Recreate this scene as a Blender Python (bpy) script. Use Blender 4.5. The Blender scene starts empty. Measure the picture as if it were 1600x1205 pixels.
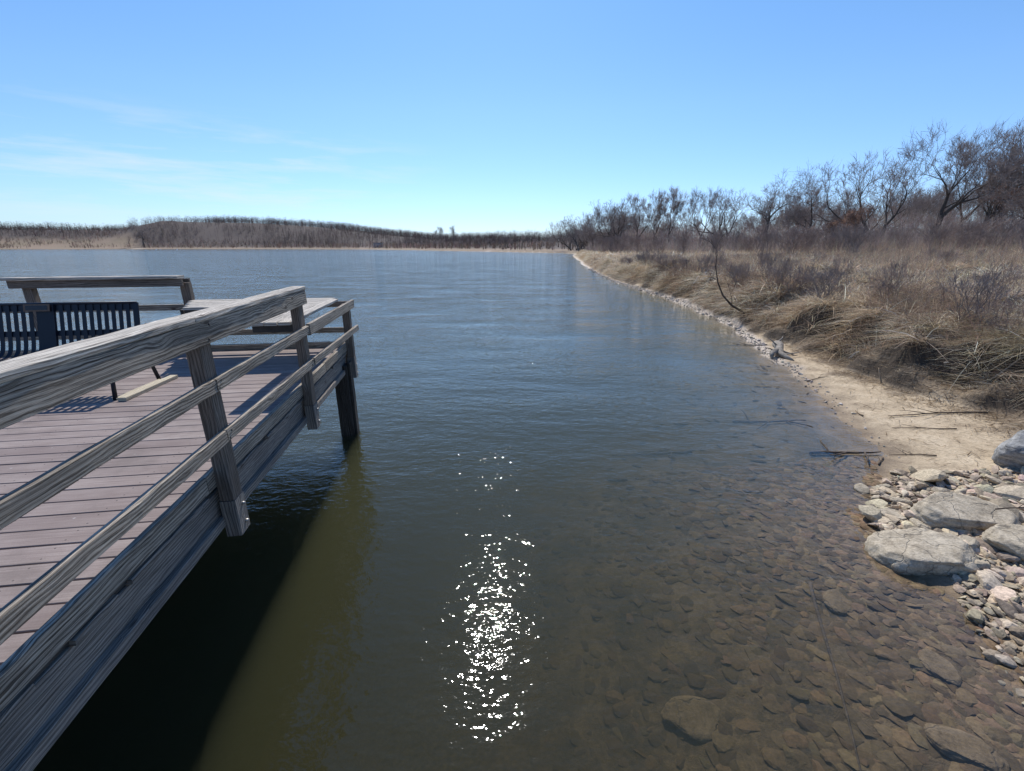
import bpy, bmesh, math, random
import numpy as np
from mathutils import Vector, Matrix, noise as mnoise

random.seed(11)
RNG = np.random.default_rng(5)
C = bpy.context.scene.collection
PI = math.pi

# ------------------------------------------------------------------ helpers
def link(o, parent=None):
    C.objects.link(o)
    if parent is not None:
        o.parent = parent
    return o

def tag(o, label=None, cat=None, group=None, kind=None):
    if label: o['label'] = label
    if cat: o['category'] = cat
    if group: o['group'] = group
    if kind: o['kind'] = kind
    return o

def empty(name, loc=(0, 0, 0), rz=0.0):
    o = bpy.data.objects.new(name, None)
    o.empty_display_size = 0.2
    o.location = loc
    o.rotation_euler = (0, 0, rz)
    return link(o)

class MB:
    """collects verts / faces / uvs and links them as one mesh object"""
    def __init__(s):
        s.v = []; s.f = []; s.uv = []; s.sm = []
    def add(s, verts, faces, uvs=None, smooth=False):
        b = len(s.v)
        s.v.extend(verts)
        for i, fc in enumerate(faces):
            s.f.append(tuple(b + k for k in fc))
            s.uv.append(uvs[i] if uvs else [(0, 0)] * len(fc))
            s.sm.append(smooth)
    def build(s, name, mat, parent=None, loc=(0, 0, 0)):
        me = bpy.data.meshes.new(name)
        me.from_pydata([tuple(p) for p in s.v], [], s.f)
        uvl = me.uv_layers.new(name='UVMap')
        flat = [c for f in s.uv for uv in f for c in uv]
        uvl.data.foreach_set('uv', flat)
        me.polygons.foreach_set('use_smooth', s.sm)
        me.materials.append(mat)
        me.update()
        o = bpy.data.objects.new(name, me)
        o.location = loc
        return link(o, parent)

def box(mb, x0, x1, y0, y1, z0, z1):
    v = [(x, y, z) for z in (z0, z1) for y in (y0, y1) for x in (x0, x1)]
    f = [(0, 2, 3, 1), (4, 5, 7, 6), (0, 1, 5, 4), (2, 6, 7, 3), (0, 4, 6, 2), (1, 3, 7, 5)]
    uv = []
    for fc in f:
        uv.append([(v[i][0] + v[i][1] * .37, v[i][2] + v[i][1] * .61) for i in fc])
    mb.add(v, f, uv)

_bn = [0]
def beam(mb, p0, p1, w, h, up=(0, 0, 1), ch=.004, jit=.0012, step=.18, bow=0.0):
    """a sawn timber: chamfered cross-section w (sideways) x h (up), slightly uneven, grain UVs in metres"""
    _bn[0] += 1
    rr = random.Random(_bn[0] * 77 + 3)
    p0 = Vector(p0); p1 = Vector(p1)
    ax = p1 - p0; Ln = ax.length; ax.normalize()
    up = Vector(up); sd = ax.cross(up).normalized(); up = sd.cross(ax).normalized()
    a, b = w / 2, h / 2
    ring = [(-a + ch, -b), (a - ch, -b), (a, -b + ch), (a, b - ch), (a - ch, b), (-a + ch, b), (-a, b - ch), (-a, -b + ch)]
    per = [0]
    for i in range(8):
        q, r = ring[i], ring[(i + 1) % 8]
        per.append(per[-1] + math.hypot(q[0] - r[0], q[1] - r[1]))
    n = max(1, int(Ln / step))
    ou, ov = rr.uniform(0, 40), rr.uniform(0, 40)
    vs = []; fs = []; uvs = []
    ph = rr.uniform(0, 6)
    for i in range(n + 1):
        t = i / n
        c = p0 + ax * (Ln * t) + up * (bow * math.sin(PI * t)) + sd * (.6 * jit * math.sin(3 * t * Ln + ph))
        for (x, y) in ring:
            vs.append(c + sd * (x + rr.uniform(-jit, jit)) + up * (y + rr.uniform(-jit, jit)))
    for i in range(n):
        for k in range(8):
            k2 = (k + 1) % 8
            fs.append((i * 8 + k, i * 8 + k2, (i + 1) * 8 + k2, (i + 1) * 8 + k))
            u0, u1 = Ln * i / n + ou, Ln * (i + 1) / n + ou
            v0, v1 = per[k] + ov, per[k + 1] + ov
            uvs.append([(u0, v0), (u0, v1), (u1, v1), (u1, v0)])
    for e, order in ((0, range(7, -1, -1)), (n, range(8))):
        fs.append(tuple(e * 8 + k for k in order))
        uvs.append([(ring[k][0] * .3 + ou + 9, ring[k][1] + ov + 7) for k in order])
    mb.add(vs, fs, uvs)

def tube(mb, pts, radii, sides=6, cap=True, smooth=True):
    pts = [Vector(p) for p in pts]
    n = len(pts)
    base = len(mb.v)
    prev = None
    vs = []
    for i, p in enumerate(pts):
        d = (pts[min(i + 1, n - 1)] - pts[max(i - 1, 0)])
        if d.length < 1e-9: d = Vector((0, 0, 1))
        d.normalize()
        if prev is None:
            ref = Vector((0, 0, 1)) if abs(d.z) < .9 else Vector((1, 0, 0))
            a = d.cross(ref).normalized()
        else:
            a = prev - d * prev.dot(d)
            a = a.normalized() if a.length > 1e-6 else d.orthogonal().normalized()
        prev = a
        b = d.cross(a)
        for k in range(sides):
            t = 2 * PI * k / sides
            vs.append(p + (a * math.cos(t) + b * math.sin(t)) * radii[i])
    fs = []
    for i in range(n - 1):
        for k in range(sides):
            k2 = (k + 1) % sides
            fs.append((i * sides + k, i * sides + k2, (i + 1) * sides + k2, (i + 1) * sides + k))
    if cap and sides > 2:
        fs.append(tuple(range(sides - 1, -1, -1)))
        fs.append(tuple((n - 1) * sides + k for k in range(sides)))
    mb.add(vs, fs, None, smooth)

# numpy mesh (all quads or all tris) with optional colour attribute
def np_mesh(name, V, F, mat, col=None, parent=None, smooth=False):
    me = bpy.data.meshes.new(name)
    nv, nf, k = len(V), len(F), F.shape[1]
    me.vertices.add(nv); me.vertices.foreach_set('co', V.astype(np.float32).ravel())
    me.loops.add(nf * k); me.loops.foreach_set('vertex_index', F.astype(np.int32).ravel())
    me.polygons.add(nf)
    me.polygons.foreach_set('loop_start', np.arange(0, nf * k, k, dtype=np.int32))
    me.polygons.foreach_set('loop_total', np.full(nf, k, dtype=np.int32))
    me.polygons.foreach_set('use_smooth', np.full(nf, smooth, dtype=bool))
    if col is not None:
        ca = me.attributes.new('tint', 'FLOAT_COLOR', 'POINT')
        if col.shape[1] == 3:
            col = np.concatenate([col, np.ones((len(col), 1))], 1)
        ca.data.foreach_set('color', col.astype(np.float32).ravel())
    me.materials.append(mat)
    me.update(calc_edges=True)
    o = bpy.data.objects.new(name, me)
    return link(o, parent)

def vnoise(x, y, seed=0):
    xi = np.floor(x).astype(np.int64); yi = np.floor(y).astype(np.int64)
    fx = x - xi; fy = y - yi
    fx = fx * fx * (3 - 2 * fx); fy = fy * fy * (3 - 2 * fy)
    def h(a, b):
        n = (a * 374761393 + b * 668265263 + seed * 974711) & 0x7fffffff
        n = ((n ^ (n >> 13)) * 1274126177) & 0x7fffffff
        return ((n ^ (n >> 16)) & 0xffff) / 65535.0
    return (h(xi, yi) * (1 - fx) + h(xi + 1, yi) * fx) * (1 - fy) + (h(xi, yi + 1) * (1 - fx) + h(xi + 1, yi + 1) * fx) * fy

def fbm(x, y, seed=0, oct=4):
    s = np.zeros_like(x); a = .5; t = 0
    for i in range(oct):
        s = s + a * vnoise(x * 2 ** i, y * 2 ** i, seed + i * 17); t += a; a *= .5
    return s / t

def smooth01(x, a, b):
    t = np.clip((x - a) / (b - a), 0, 1)
    return t * t * (3 - 2 * t)

# ------------------------------------------------------------------ materials
def new_mat(name):
    m = bpy.data.materials.new(name); m.use_nodes = True
    nt = m.node_tree; nt.nodes.clear()
    out = nt.nodes.new('ShaderNodeOutputMaterial')
    return m, nt, out

class N:
    def __init__(s, nt): s.nt = nt
    def __call__(s, typ, **kw):
        n = s.nt.nodes.new('ShaderNode' + typ)
        ins = kw.pop('ins', {})
        for k, v in kw.items(): setattr(n, k, v)
        for k, v in ins.items():
            if hasattr(v, 'is_output') or isinstance(v, bpy.types.NodeSocket):
                s.nt.links.new(v, n.inputs[k])
            else:
                n.inputs[k].default_value = v
        return n
    def link(s, a, b): s.nt.links.new(a, b)
    def math(s, op, a, b=None, c=None, clamp=False):
        n = s.nt.nodes.new('ShaderNodeMath'); n.operation = op; n.use_clamp = clamp
        for i, v in enumerate((a, b, c)):
            if v is None: continue
            if isinstance(v, (int, float)): n.inputs[i].default_value = v
            else: s.nt.links.new(v, n.inputs[i])
        return n.outputs[0]
    def mix(s, f, a, b, blend='MIX'):
        n = s.nt.nodes.new('ShaderNodeMix'); n.data_type = 'RGBA'; n.blend_type = blend
        for i, v in ((0, f), (6, a), (7, b)):
            if isinstance(v, bpy.types.NodeSocket): s.nt.links.new(v, n.inputs[i])
            else: n.inputs[i].default_value = v if i == 0 else (tuple(v) + (1,))[:4]
        return n.outputs[2]
    def ramp(s, f, stops):
        n = s.nt.nodes.new('ShaderNodeValToRGB')
        e = n.color_ramp.elements
        while len(e) > 1: e.remove(e[0])
        for i, (p, c) in enumerate(stops):
            q = e[0] if i == 0 else e.new(p)
            q.position = p
            q.color = (tuple(c) + (1,))[:4] if not isinstance(c, (int, float)) else (c, c, c, 1)
        s.nt.links.new(f, n.inputs[0])
        return n.outputs[0]

def wood_mat(name, dark, light, rough=.85, grain=1.0, stain=(.05, .045, .045), stain_amt=.5):
    m, nt, out = new_mat(name); n = N(nt)
    uv = n('UVMap').outputs[0]
    vor = n('TexVoronoi', feature='F1', ins={'Vector': n('Mapping', ins={0: uv, 'Scale': (4.2, 11, 1)}).outputs[0], 'Scale': 1.0})
    kn = vor.outputs['Distance']
    pick = n.math('GREATER_THAN', n('SeparateColor', ins={0: vor.outputs['Color']}).outputs[0], .78)
    knot = n.math('MULTIPLY', n.ramp(kn, [(0.0, 1.0), (.10, .9), (.19, 0.0)]), pick)
    halo = n.math('MULTIPLY', n.ramp(kn, [(0.0, 1.0), (.2, .55), (.55, 0.0)]), pick)
    uvk = n('VectorMath', operation='ADD', ins={0: uv, 1: n('CombineXYZ', ins={0: 0.0, 1: n.math('MULTIPLY', halo, .028), 2: 0.0}).outputs[0]}).outputs[0]
    mp = n('Mapping', ins={0: uvk, 'Scale': (1.1, 16, 1)}).outputs[0]
    warp = n('TexNoise', ins={'Vector': n('Mapping', ins={0: uv, 'Scale': (2.6, 9, 1)}).outputs[0], 'Scale': 1.0, 'Detail': 3.0}).outputs['Color']
    wv = n.mix(.42, mp, warp, 'LINEAR_LIGHT')
    g1 = n('TexNoise', ins={'Vector': n('Mapping', ins={0: wv, 'Scale': (1.0, 4.0, 1)}).outputs[0], 'Scale': 3.3, 'Detail': 7.0, 'Roughness': .66}).outputs[0]
    rings = n('TexWave', wave_type='BANDS', bands_direction='Y', ins={'Vector': wv, 'Scale': .9, 'Distortion': 7.0, 'Detail': 4.0, 'Detail Scale': .6}).outputs['Fac']
    fine = n('TexNoise', ins={'Vector': n('Mapping', ins={0: uvk, 'Scale': (9, 420, 1)}).outputs[0], 'Scale': 1.0, 'Detail': 2.0}).outputs[0]
    grn = n.math('ADD', n.math('MULTIPLY', g1, .72), n.math('ADD', n.math('MULTIPLY', rings, .14), n.math('MULTIPLY', fine, .2)))
    c = n.ramp(grn, [(.36, [v * .75 for v in dark]), (.44, dark), (.53, [(a + b) / 2 for a, b in zip(dark, light)]), (.64, light)])
    big = n('TexNoise', ins={'Vector': n('Mapping', ins={0: uv, 'Scale': (1.2, 5, 1)}).outputs[0], 'Scale': 1.0, 'Detail': 3.0}).outputs[0]
    c = n.mix(n.math('MULTIPLY', n.ramp(big, [(.45, 0.0), (.68, 1.0)]), stain_amt), c, stain)
    c = n.mix(n.math('MULTIPLY', knot, .8), c, (.05, .03, .02))
    crack = n.ramp(n('TexNoise', ins={'Vector': n('Mapping', ins={0: wv, 'Scale': (.6, 9, 1)}).outputs[0], 'Scale': 1.5, 'Detail': 2.0}).outputs[0], [(.38, 1.0), (.43, 0.0)])
    c = n.mix(n.math('MULTIPLY', crack, .7), c, [v * .35 for v in dark])
    hgt = n.math('SUBTRACT', grn, n.math('MULTIPLY', crack, .6))
    bp = n('Bump', ins={'Strength': .6 * grain, 'Distance': .006, 'Height': hgt}).outputs[0]
    b = n('BsdfPrincipled', ins={'Base Color': c, 'Roughness': rough, 'Normal': bp, 'Specular IOR Level': .25})
    n.link(b.outputs[0], out.inputs[0])
    return m

def simple_mat(name, col, rough=.8, metal=0.0, nscale=8, var=.25, bump=.2, bdist=.01, spec=.4):
    m, nt, out = new_mat(name); n = N(nt)
    co = n('TexCoord').outputs['Object']
    ns = n('TexNoise', ins={'Vector': co, 'Scale': nscale, 'Detail': 5.0, 'Roughness': .6}).outputs[0]
    c = n.ramp(ns, [(.3, [v * (1 - var) for v in col]), (.7, [min(1, v * (1 + var)) for v in col])])
    bp = n('Bump', ins={'Strength': bump, 'Distance': bdist, 'Height': ns}).outputs[0]
    b = n('BsdfPrincipled', ins={'Base Color': c, 'Roughness': rough, 'Metallic': metal, 'Normal': bp, 'Specular IOR Level': spec})
    n.link(b.outputs[0], out.inputs[0])
    return m

def leaf_mat(name, trans=.35, tintmul=(1, 1, 1), fixed=None):
    m, nt, out = new_mat(name); n = N(nt)
    if fixed is None:
        c = n('Attribute', attribute_name='tint').outputs['Color']
    else:
        co = n('TexCoord').outputs['Object']
        ns = n('TexNoise', ins={'Vector': co, 'Scale': 1.5, 'Detail': 3.0}).outputs[0]
        c = n.ramp(ns, [(.3, [v * .65 for v in fixed]), (.7, [v * 1.3 for v in fixed])])
    d = n('BsdfDiffuse', ins={'Color': c}).outputs[0]
    t = n('BsdfTranslucent', ins={'Color': c}).outputs[0]
    mx = n('MixShader', ins={0: trans, 1: d, 2: t})
    n.link(mx.outputs[0], out.inputs[0])
    return m

M = {}
M['cap'] = wood_mat('weathered_cap_timber', (.27, .23, .185), (.76, .69, .58), stain=(.17, .15, .13), stain_amt=.35)
M['rail'] = wood_mat('weathered_rail_timber', (.13, .105, .08), (.53, .455, .36), stain=(.09, .075, .06), stain_amt=.45)
M['post'] = wood_mat('weathered_post_timber', (.085, .068, .054), (.26, .215, .175), stain=(.17, .11, .07), stain_amt=.45)
M['beam'] = wood_mat('weathered_beam_timber', (.13, .112, .094), (.36, .315, .265), stain=(.07, .07, .075), stain_amt=.5)
M['newwood'] = wood_mat('pale_lumber', (.38, .32, .22), (.62, .54, .40), stain=(.4, .33, .24), stain_amt=.3, grain=.4)
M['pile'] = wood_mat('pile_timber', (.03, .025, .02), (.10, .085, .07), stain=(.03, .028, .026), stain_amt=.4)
M['darkblock'] = simple_mat('dark_block_timber', (.05, .045, .04), nscale=14, bump=.5)  # dark brown timber for blocks, joists, shelf frame and small fixings
M['steel'] = simple_mat('navy_coated_steel', (.006, .009, .018), rough=.5, nscale=40, var=.15, bump=.05)
M['bolt'] = simple_mat('galvanised_bolt', (.45, .42, .38), rough=.45, metal=.8, nscale=30)
M['plaque'] = simple_mat('bronze_plaque', (.16, .10, .07), rough=.5, metal=.5, nscale=60)
M['plaque_dark'] = simple_mat('plaque_field', (.03, .03, .035), rough=.4, nscale=60)

def deck_mat():
    m, nt, out = new_mat('composite_decking'); n = N(nt)
    uv = n('UVMap').outputs[0]
    st = n('TexNoise', ins={'Vector': n('Mapping', ins={0: uv, 'Scale': (2.5, 90, 1)}).outputs[0], 'Scale': 1.0, 'Detail': 4.0}).outputs[0]
    bl = n('TexNoise', ins={'Vector': n('Mapping', ins={0: uv, 'Scale': (3, 6, 1)}).outputs[0], 'Scale': 1.0, 'Detail': 5.0}).outputs[0]
    sp = n('TexNoise', ins={'Vector': uv, 'Scale': 160.0, 'Detail': 2.0}).outputs[0]
    f = n.math('ADD', n.math('MULTIPLY', st, .4), n.math('ADD', n.math('MULTIPLY', bl, .4), n.math('MULTIPLY', sp, .2)))
    c = n.ramp(f, [(.35, (.18, .137, .12)), (.5, (.275, .22, .196)), (.66, (.385, .325, .29))])
    # each board a slightly different batch
    wn = n('TexWhiteNoise', noise_dimensions='1D', ins={'W': n.math('FLOOR', n('Attribute', attribute_name='board').outputs['Fac'])}).outputs[0]
    c = n.mix(n.math('MULTIPLY', wn, .55), c, (.15, .11, .10))
    # bird marks and dirt
    dots = n('TexVoronoi', ins={'Vector': n('Mapping', ins={0: uv, 'Scale': (5, 5, 1)}).outputs[0], 'Scale': 1.0}).outputs['Distance']
    c = n.mix(n.math('MULTIPLY', n.ramp(dots, [(.02, 1.0), (.05, 0.0)]), .5), c, (.5, .48, .45))
    ob = n('SeparateXYZ', ins={0: n('TexCoord').outputs['Object']})
    fx = n.math('ABSOLUTE', n.math('SUBTRACT', n.math('FRACT', n.math('MULTIPLY', n.math('ADD', ob.outputs[0], 20.425), 1 / .45)), .5))
    fy = n.math('FRACT', n.math('MULTIPLY', n.math('ADD', ob.outputs[1], 2.2), 1 / .158))
    ey = n.math('ABSOLUTE', n.math('SUBTRACT', n.math('ABSOLUTE', n.math('SUBTRACT', fy, .47)), .28))
    rr = n.math('SQRT', n.math('ADD', n.math('POWER', n.math('MULTIPLY', fx, .45), 2.0), n.math('POWER', n.math('MULTIPLY', ey, .158), 2.0)))
    c = n.mix(n.math('MULTIPLY', n.math('LESS_THAN', rr, .0048), .85), c, (.03, .025, .022))
    dirt = n('TexNoise', ins={'Vector': n('TexCoord').outputs['Object'], 'Scale': 1.7, 'Detail': 7.0, 'Roughness': .7}).outputs[0]
    c = n.mix(n.math('MULTIPLY', n.ramp(dirt, [(.52, 0.0), (.68, 1.0)]), .45), c, (.13, .105, .09))
    bp = n('Bump', ins={'Strength': .4, 'Distance': .003, 'Height': f}).outputs[0]
    b = n('BsdfPrincipled', ins={'Base Color': c, 'Roughness': .8, 'Normal': bp, 'Specular IOR Level': .3})
    n.link(b.outputs[0], out.inputs[0])
    return m
M['deck'] = deck_mat()

def stone_mat(name, a, b_, wet=True):
    m, nt, out = new_mat(name); n = N(nt)
    co = n('TexCoord').outputs['Object']
    geo = n('NewGeometry').outputs['Position']
    lay = n('TexNoise', ins={'Vector': n('Mapping', ins={0: co, 'Rotation': (.15, .2, .1), 'Scale': (1, 1, 3)}).outputs[0], 'Scale': 5.0, 'Detail': 9.0, 'Roughness': .65}).outputs[0]
    sp = n('TexNoise', ins={'Vector': co, 'Scale': 45.0, 'Detail': 6.0, 'Roughness': .7}).outputs[0]
    cr = n('TexVoronoi', feature='DISTANCE_TO_EDGE', ins={'Vector': n.mix(.25, co, n('TexNoise', ins={'Vector': co, 'Scale': 4.0, 'Detail': 3.0}).outputs['Color']), 'Scale': 3.0}).outputs['Distance']
    f = n.math('ADD', n.math('MULTIPLY', lay, .6), n.math('MULTIPLY', sp, .4))
    c = n.ramp(f, [(.34, [v * .45 for v in a]), (.44, a), (.62, b_), (.75, [min(1, v * 1.2) for v in b_])])
    crk = n.ramp(cr, [(.0, 1.0), (.018, 0.0)])
    c = n.mix(n.math('MULTIPLY', crk, .45), c, (.05, .045, .04))
    z = n('SeparateXYZ', ins={0: geo}).outputs[2]
    if wet:
        w = n.ramp(n.math('ADD', z, n.math('MULTIPLY', lay, .06)), [(.0, 1.0), (.085, 0.0)])
        c = n.mix(n.math('MULTIPLY', w, .8), c, (.055, .042, .026))
    h = n.math('SUBTRACT', f, n.math('MULTIPLY', crk, .25))
    bp = n('Bump', ins={'Strength': .8, 'Distance': .03, 'Height': h}).outputs[0]
    b = n('BsdfPrincipled', ins={'Base Color': c, 'Roughness': .85, 'Normal': bp, 'Specular IOR Level': .3})
    n.link(b.outputs[0], out.inputs[0])
    return m
M['stone'] = stone_mat('pale_limestone', (.31, .255, .18), (.60, .51, .375))
M['silted'] = stone_mat('silted_rock', (.13, .09, .05), (.24, .17, .10), wet=False)
M['stone_grey'] = stone_mat('grey_limestone', (.19, .185, .175), (.38, .37, .345))

def tint_stone_mat(name, rough=.85):
    m, nt, out = new_mat(name); n = N(nt)
    geo = n('NewGeometry').outputs['Position']
    a = n('Attribute', attribute_name='tint').outputs['Color']
    ns = n('TexNoise', ins={'Vector': geo, 'Scale': 38.0, 'Detail': 6.0, 'Roughness': .7}).outputs[0]
    c = n.mix(.75, a, n.ramp(ns, [(.3, .35), (.7, 1.5)]), 'MULTIPLY')
    z = n('SeparateXYZ', ins={0: geo}).outputs[2]
    w = n.ramp(z, [(.0, 1.0), (.05, 0.0)])
    c = n.mix(n.math('MULTIPLY', w, .55), c, (.06, .042, .022))
    bp = n('Bump', ins={'Strength': .6, 'Distance': .01, 'Height': ns}).outputs[0]
    b = n('BsdfPrincipled', ins={'Base Color': c, 'Roughness': rough, 'Normal': bp, 'Specular IOR Level': .3})
    n.link(b.outputs[0], out.inputs[0])
    return m
M['rubble'] = tint_stone_mat('rubble_stone')
M['grass'] = leaf_mat('dry_grass_blades', .55)
M['twig'] = leaf_mat('fine_twigs', .3)
M['rustleaf'] = leaf_mat('rusty_dead_leaves', .35, fixed=(.27, .175, .13))
def bark_mat(name, col):
    m, nt, out = new_mat(name); n = N(nt)
    co = n('TexCoord').outputs['Object']
    ns = n('TexNoise', ins={'Vector': n('Mapping', ins={0: co, 'Scale': (6, 6, 1.2)}).outputs[0], 'Scale': 1.5, 'Detail': 6.0, 'Roughness': .7}).outputs[0]
    c = n.ramp(ns, [(.32, [v * .5 for v in col]), (.7, [v * 1.5 for v in col])])
    bp = n('Bump', ins={'Strength': .6, 'Distance': .05, 'Height': ns}).outputs[0]
    b = n('BsdfPrincipled', ins={'Base Color': c, 'Roughness': .9, 'Normal': bp, 'Specular IOR Level': .2})
    n.link(b.outputs[0], out.inputs[0])
    return m
M['bark'] = bark_mat('grey_brown_bark', (.11, .09, .075))
M['twigbark'] = leaf_mat('twig_bark', .3, fixed=(.34, .285, .255))
M['redtwig'] = leaf_mat('reddish_twig_bark', .3, fixed=(.38, .30, .255))
M['palestem'] = bark_mat('pale_dry_stem', (.34, .25, .16))
M['drift'] = bark_mat('bleached_driftwood', (.30, .26, .21))
M['darkstick'] = bark_mat('dark_stick_bark', (.10, .075, .055))

# ------------------------------------------------------------------ the lake outline and the ground height
SHORE = [(3.0, -9), (3.3, -4), (3.5, -1), (3.62, 1.2), (3.85, 2.3), (4.0, 3.0), (3.95, 3.7), (4.15, 4.35), (4.75, 4.85), (5.25, 5.4), (5.6, 6.1),
         (5.95, 6.9), (6.5, 8.6), (6.95, 10.3), (7.1, 11.5), (7.6, 13.3), (8.15, 15.2), (8.55, 17.4), (8.95, 21), (9.2, 25.5), (9.15, 33),
         (9.1, 42), (10.2, 58), (12.0, 76), (14.2, 96), (17.5, 128), (21, 158), (25.8, 186), (24, 196), (10, 224), (-16, 262), (-48, 312), (-90, 372), (-150, 440),
         (-215, 475), (-330, 500), (-430, 492), (-520, 455), (-640, 410), (-700, 250), (-560, -80), (-200, -160), (-30, -60), (-8, -14)]
SH = np.array(SHORE)

def shore_sd(x, y):
    """signed distance to the lake outline, positive on land"""
    shp = x.shape; x = x.ravel(); y = y.ravel()
    best = np.full(x.shape, 1e9); inside = np.zeros(x.shape, bool)
    n = len(SH)
    for i in range(n):
        ax, ay = SH[i]; bx, by = SH[(i + 1) % n]
        dx, dy = bx - ax, by - ay
        t = np.clip(((x - ax) * dx + (y - ay) * dy) / (dx * dx + dy * dy), 0, 1)
        best = np.minimum(best, (x - ax - t * dx) ** 2 + (y - ay - t * dy) ** 2)
        c = ((ay > y) != (by > y))
        with np.errstate(divide='ignore', invalid='ignore'):
            xin = (bx - ax) * (y - ay) / (by - ay if by != ay else 1e-9) + ax
        inside ^= (c & (x < xin))
    d = np.sqrt(best)
    return np.where(inside, -d, d).reshape(shp)

def beach_w(y):
    return np.interp(y, [-5, 2, 4, 6, 7, 9, 12, 14, 16.7, 22, 40, 100, 160], [4.2, 4.4, 4.1, 3.1, 2.5, 1.7, 1.35, .9, .35, .35, .6, 1.2, 2.0])

def ground(x, y, detail=True):
    s = shore_sd(x, y)
    near = (x > 0) & (y < 190)
    # small shoreline wobble
    wob = (fbm(x * 1.1, y * 1.1, 3, 3) - .5) * .55 * smooth01(-np.abs(s), -6, 0)
    s = s + wob * np.where(y < 60, 1, 2)
    d = np.maximum(-s, 0)
    under = -(0.075 * d + 0.020 * d * d)
    under = np.maximum(under, -2.3)
    u2 = -np.minimum(.25 * d, 2.3)
    under = np.where((y > 12) | (x < -20), np.minimum(under, u2 * .6), under)
    bw = beach_w(y)
    l = np.maximum(s, 0)
    beach = .10 * np.minimum(l, bw)
    bwn = bw + (fbm(x * .8, y * .8, 7, 3) - .5) * 1.3 * np.minimum(bw, 1.4)
    up = .35 * smooth01(l, bwn - .3, bwn + .5) + .65 * smooth01(l, bwn + .35, bwn + 1.0)
    bank = 1.08 + .6 * (fbm(x * .45, y * .45, 9, 2) - .5)
    plateau = np.clip((l - bw - 1.5) / 50, 0, 1) ** .8 * 1.9
    land = beach + up * bank + plateau
    far = (y > 190) | (x < 0)
    # far shores: low shelf of grass then a gentle rise, with a wooded ridge at the left
    hb = np.interp(x, [-900, -600, -505, -470, -390, -330, -250, -168, -110, -60, 60, 200], [19, 19, 20, 34, 33, 30, 23, 15, 9, 6, 6, 6])
    hill = smooth01(l, 22, 150) * hb * (.86 + .3 * fbm(x * .012, y * .012, 55, 3))
    farland = .7 * smooth01(l, .5, 4) + np.minimum(l, 40) * .03 + hill
    k = smooth01(y, 150, 215)
    k = np.where(x < 0, 1.0, k)
    land = land * (1 - k) + farland * k
    z = np.where(s > 0, land, under)
    if detail:
        n1 = fbm(x * .9, y * .9, 21, 3) - .5
        n2 = fbm(x * 3.1, y * 3.1, 33, 3) - .5
        hum = smooth01(l, bw * .8, bw + .8) * (s > 0)
        z = z + hum * (n1 * .6 + n2 * .36) + (1 - hum) * n2 * .035 * (s > -3)
    return z, s

def gz(x, y):
    z, s = ground(np.array([float(x)]), np.array([float(y)]))
    return float(z[0])

# ------------------------------------------------------------------ ground sheet
def axis_vals(segs):
    out = [segs[0][0]]
    for (a, b, st) in segs:
        n = max(1, int(round((b - a) / st)))
        out += [a + (b - a) * (i + 1) / n for i in range(n)]
    return np.array(out)
gx = axis_vals([(-2500, -900, 200), (-900, -60, 12), (-60, -8, 3), (-8, 0, .5), (0, 3, .15), (3, 14, .085), (14, 24, .25), (24, 60, 1), (60, 160, 5), (160, 700, 30), (700, 2500, 200)])
gy = axis_vals([(-1200, -200, 100), (-200, -20, 10), (-20, -4, 1), (-4, 1, .3), (1, 18, .085), (18, 34, .2), (34, 80, .6), (80, 200, 2), (200, 560, 6), (560, 900, 20), (900, 4000, 200)])
GX, GY = np.meshgrid(gx, gy)
GZ, GS = ground(GX, GY)
V = np.stack([GX.ravel(), GY.ravel(), GZ.ravel()], 1)
nx, ny = len(gx), len(gy)
ii = (np.arange(ny - 1)[:, None] * nx + np.arange(nx - 1)[None, :]).ravel()
F = np.stack([ii, ii + 1, ii + nx + 1, ii + nx], 1)
bwv = beach_w(GY)
sandw = smooth01(GS + (fbm(GX * 1.3, GY * 1.3, 44, 3) - .5) * 1.6, bwv + .1, bwv - .5)
sandw = np.where((GY > 190) | (GX < 0), smooth01(GS, 1.6, .2) * .4, sandw)
litter = smooth01(fbm(GX * 1.9, GY * 1.9, 51, 3) + np.clip((GS - bwv * .62) * .6, -.45, .4), .48, .66)
grassy = smooth01(fbm(GX * .05, GY * .05, 61, 3), .4, .6)
strip = smooth01(GS + (fbm(GX * 2.3, GY * 2.3, 46, 3) - .5) * .3, .42, .30) * smooth01(GS, -.03, .03) * smooth01(GY, 9, 13)
with np.errstate(divide='ignore', invalid='ignore'):
    PXX = 800 + GX / (np.maximum(GY, 1) * math.cos(math.radians(17.73))) * 681
woodm = np.maximum(smooth01(GS, 18, 40) * smooth01(PXX, 205, 225), smooth01(GS, 60, 100)) * (GY > 190)
colattr = np.stack([sandw.ravel(), litter.ravel(), strip.ravel(), woodm.ravel()], 1)

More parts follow.
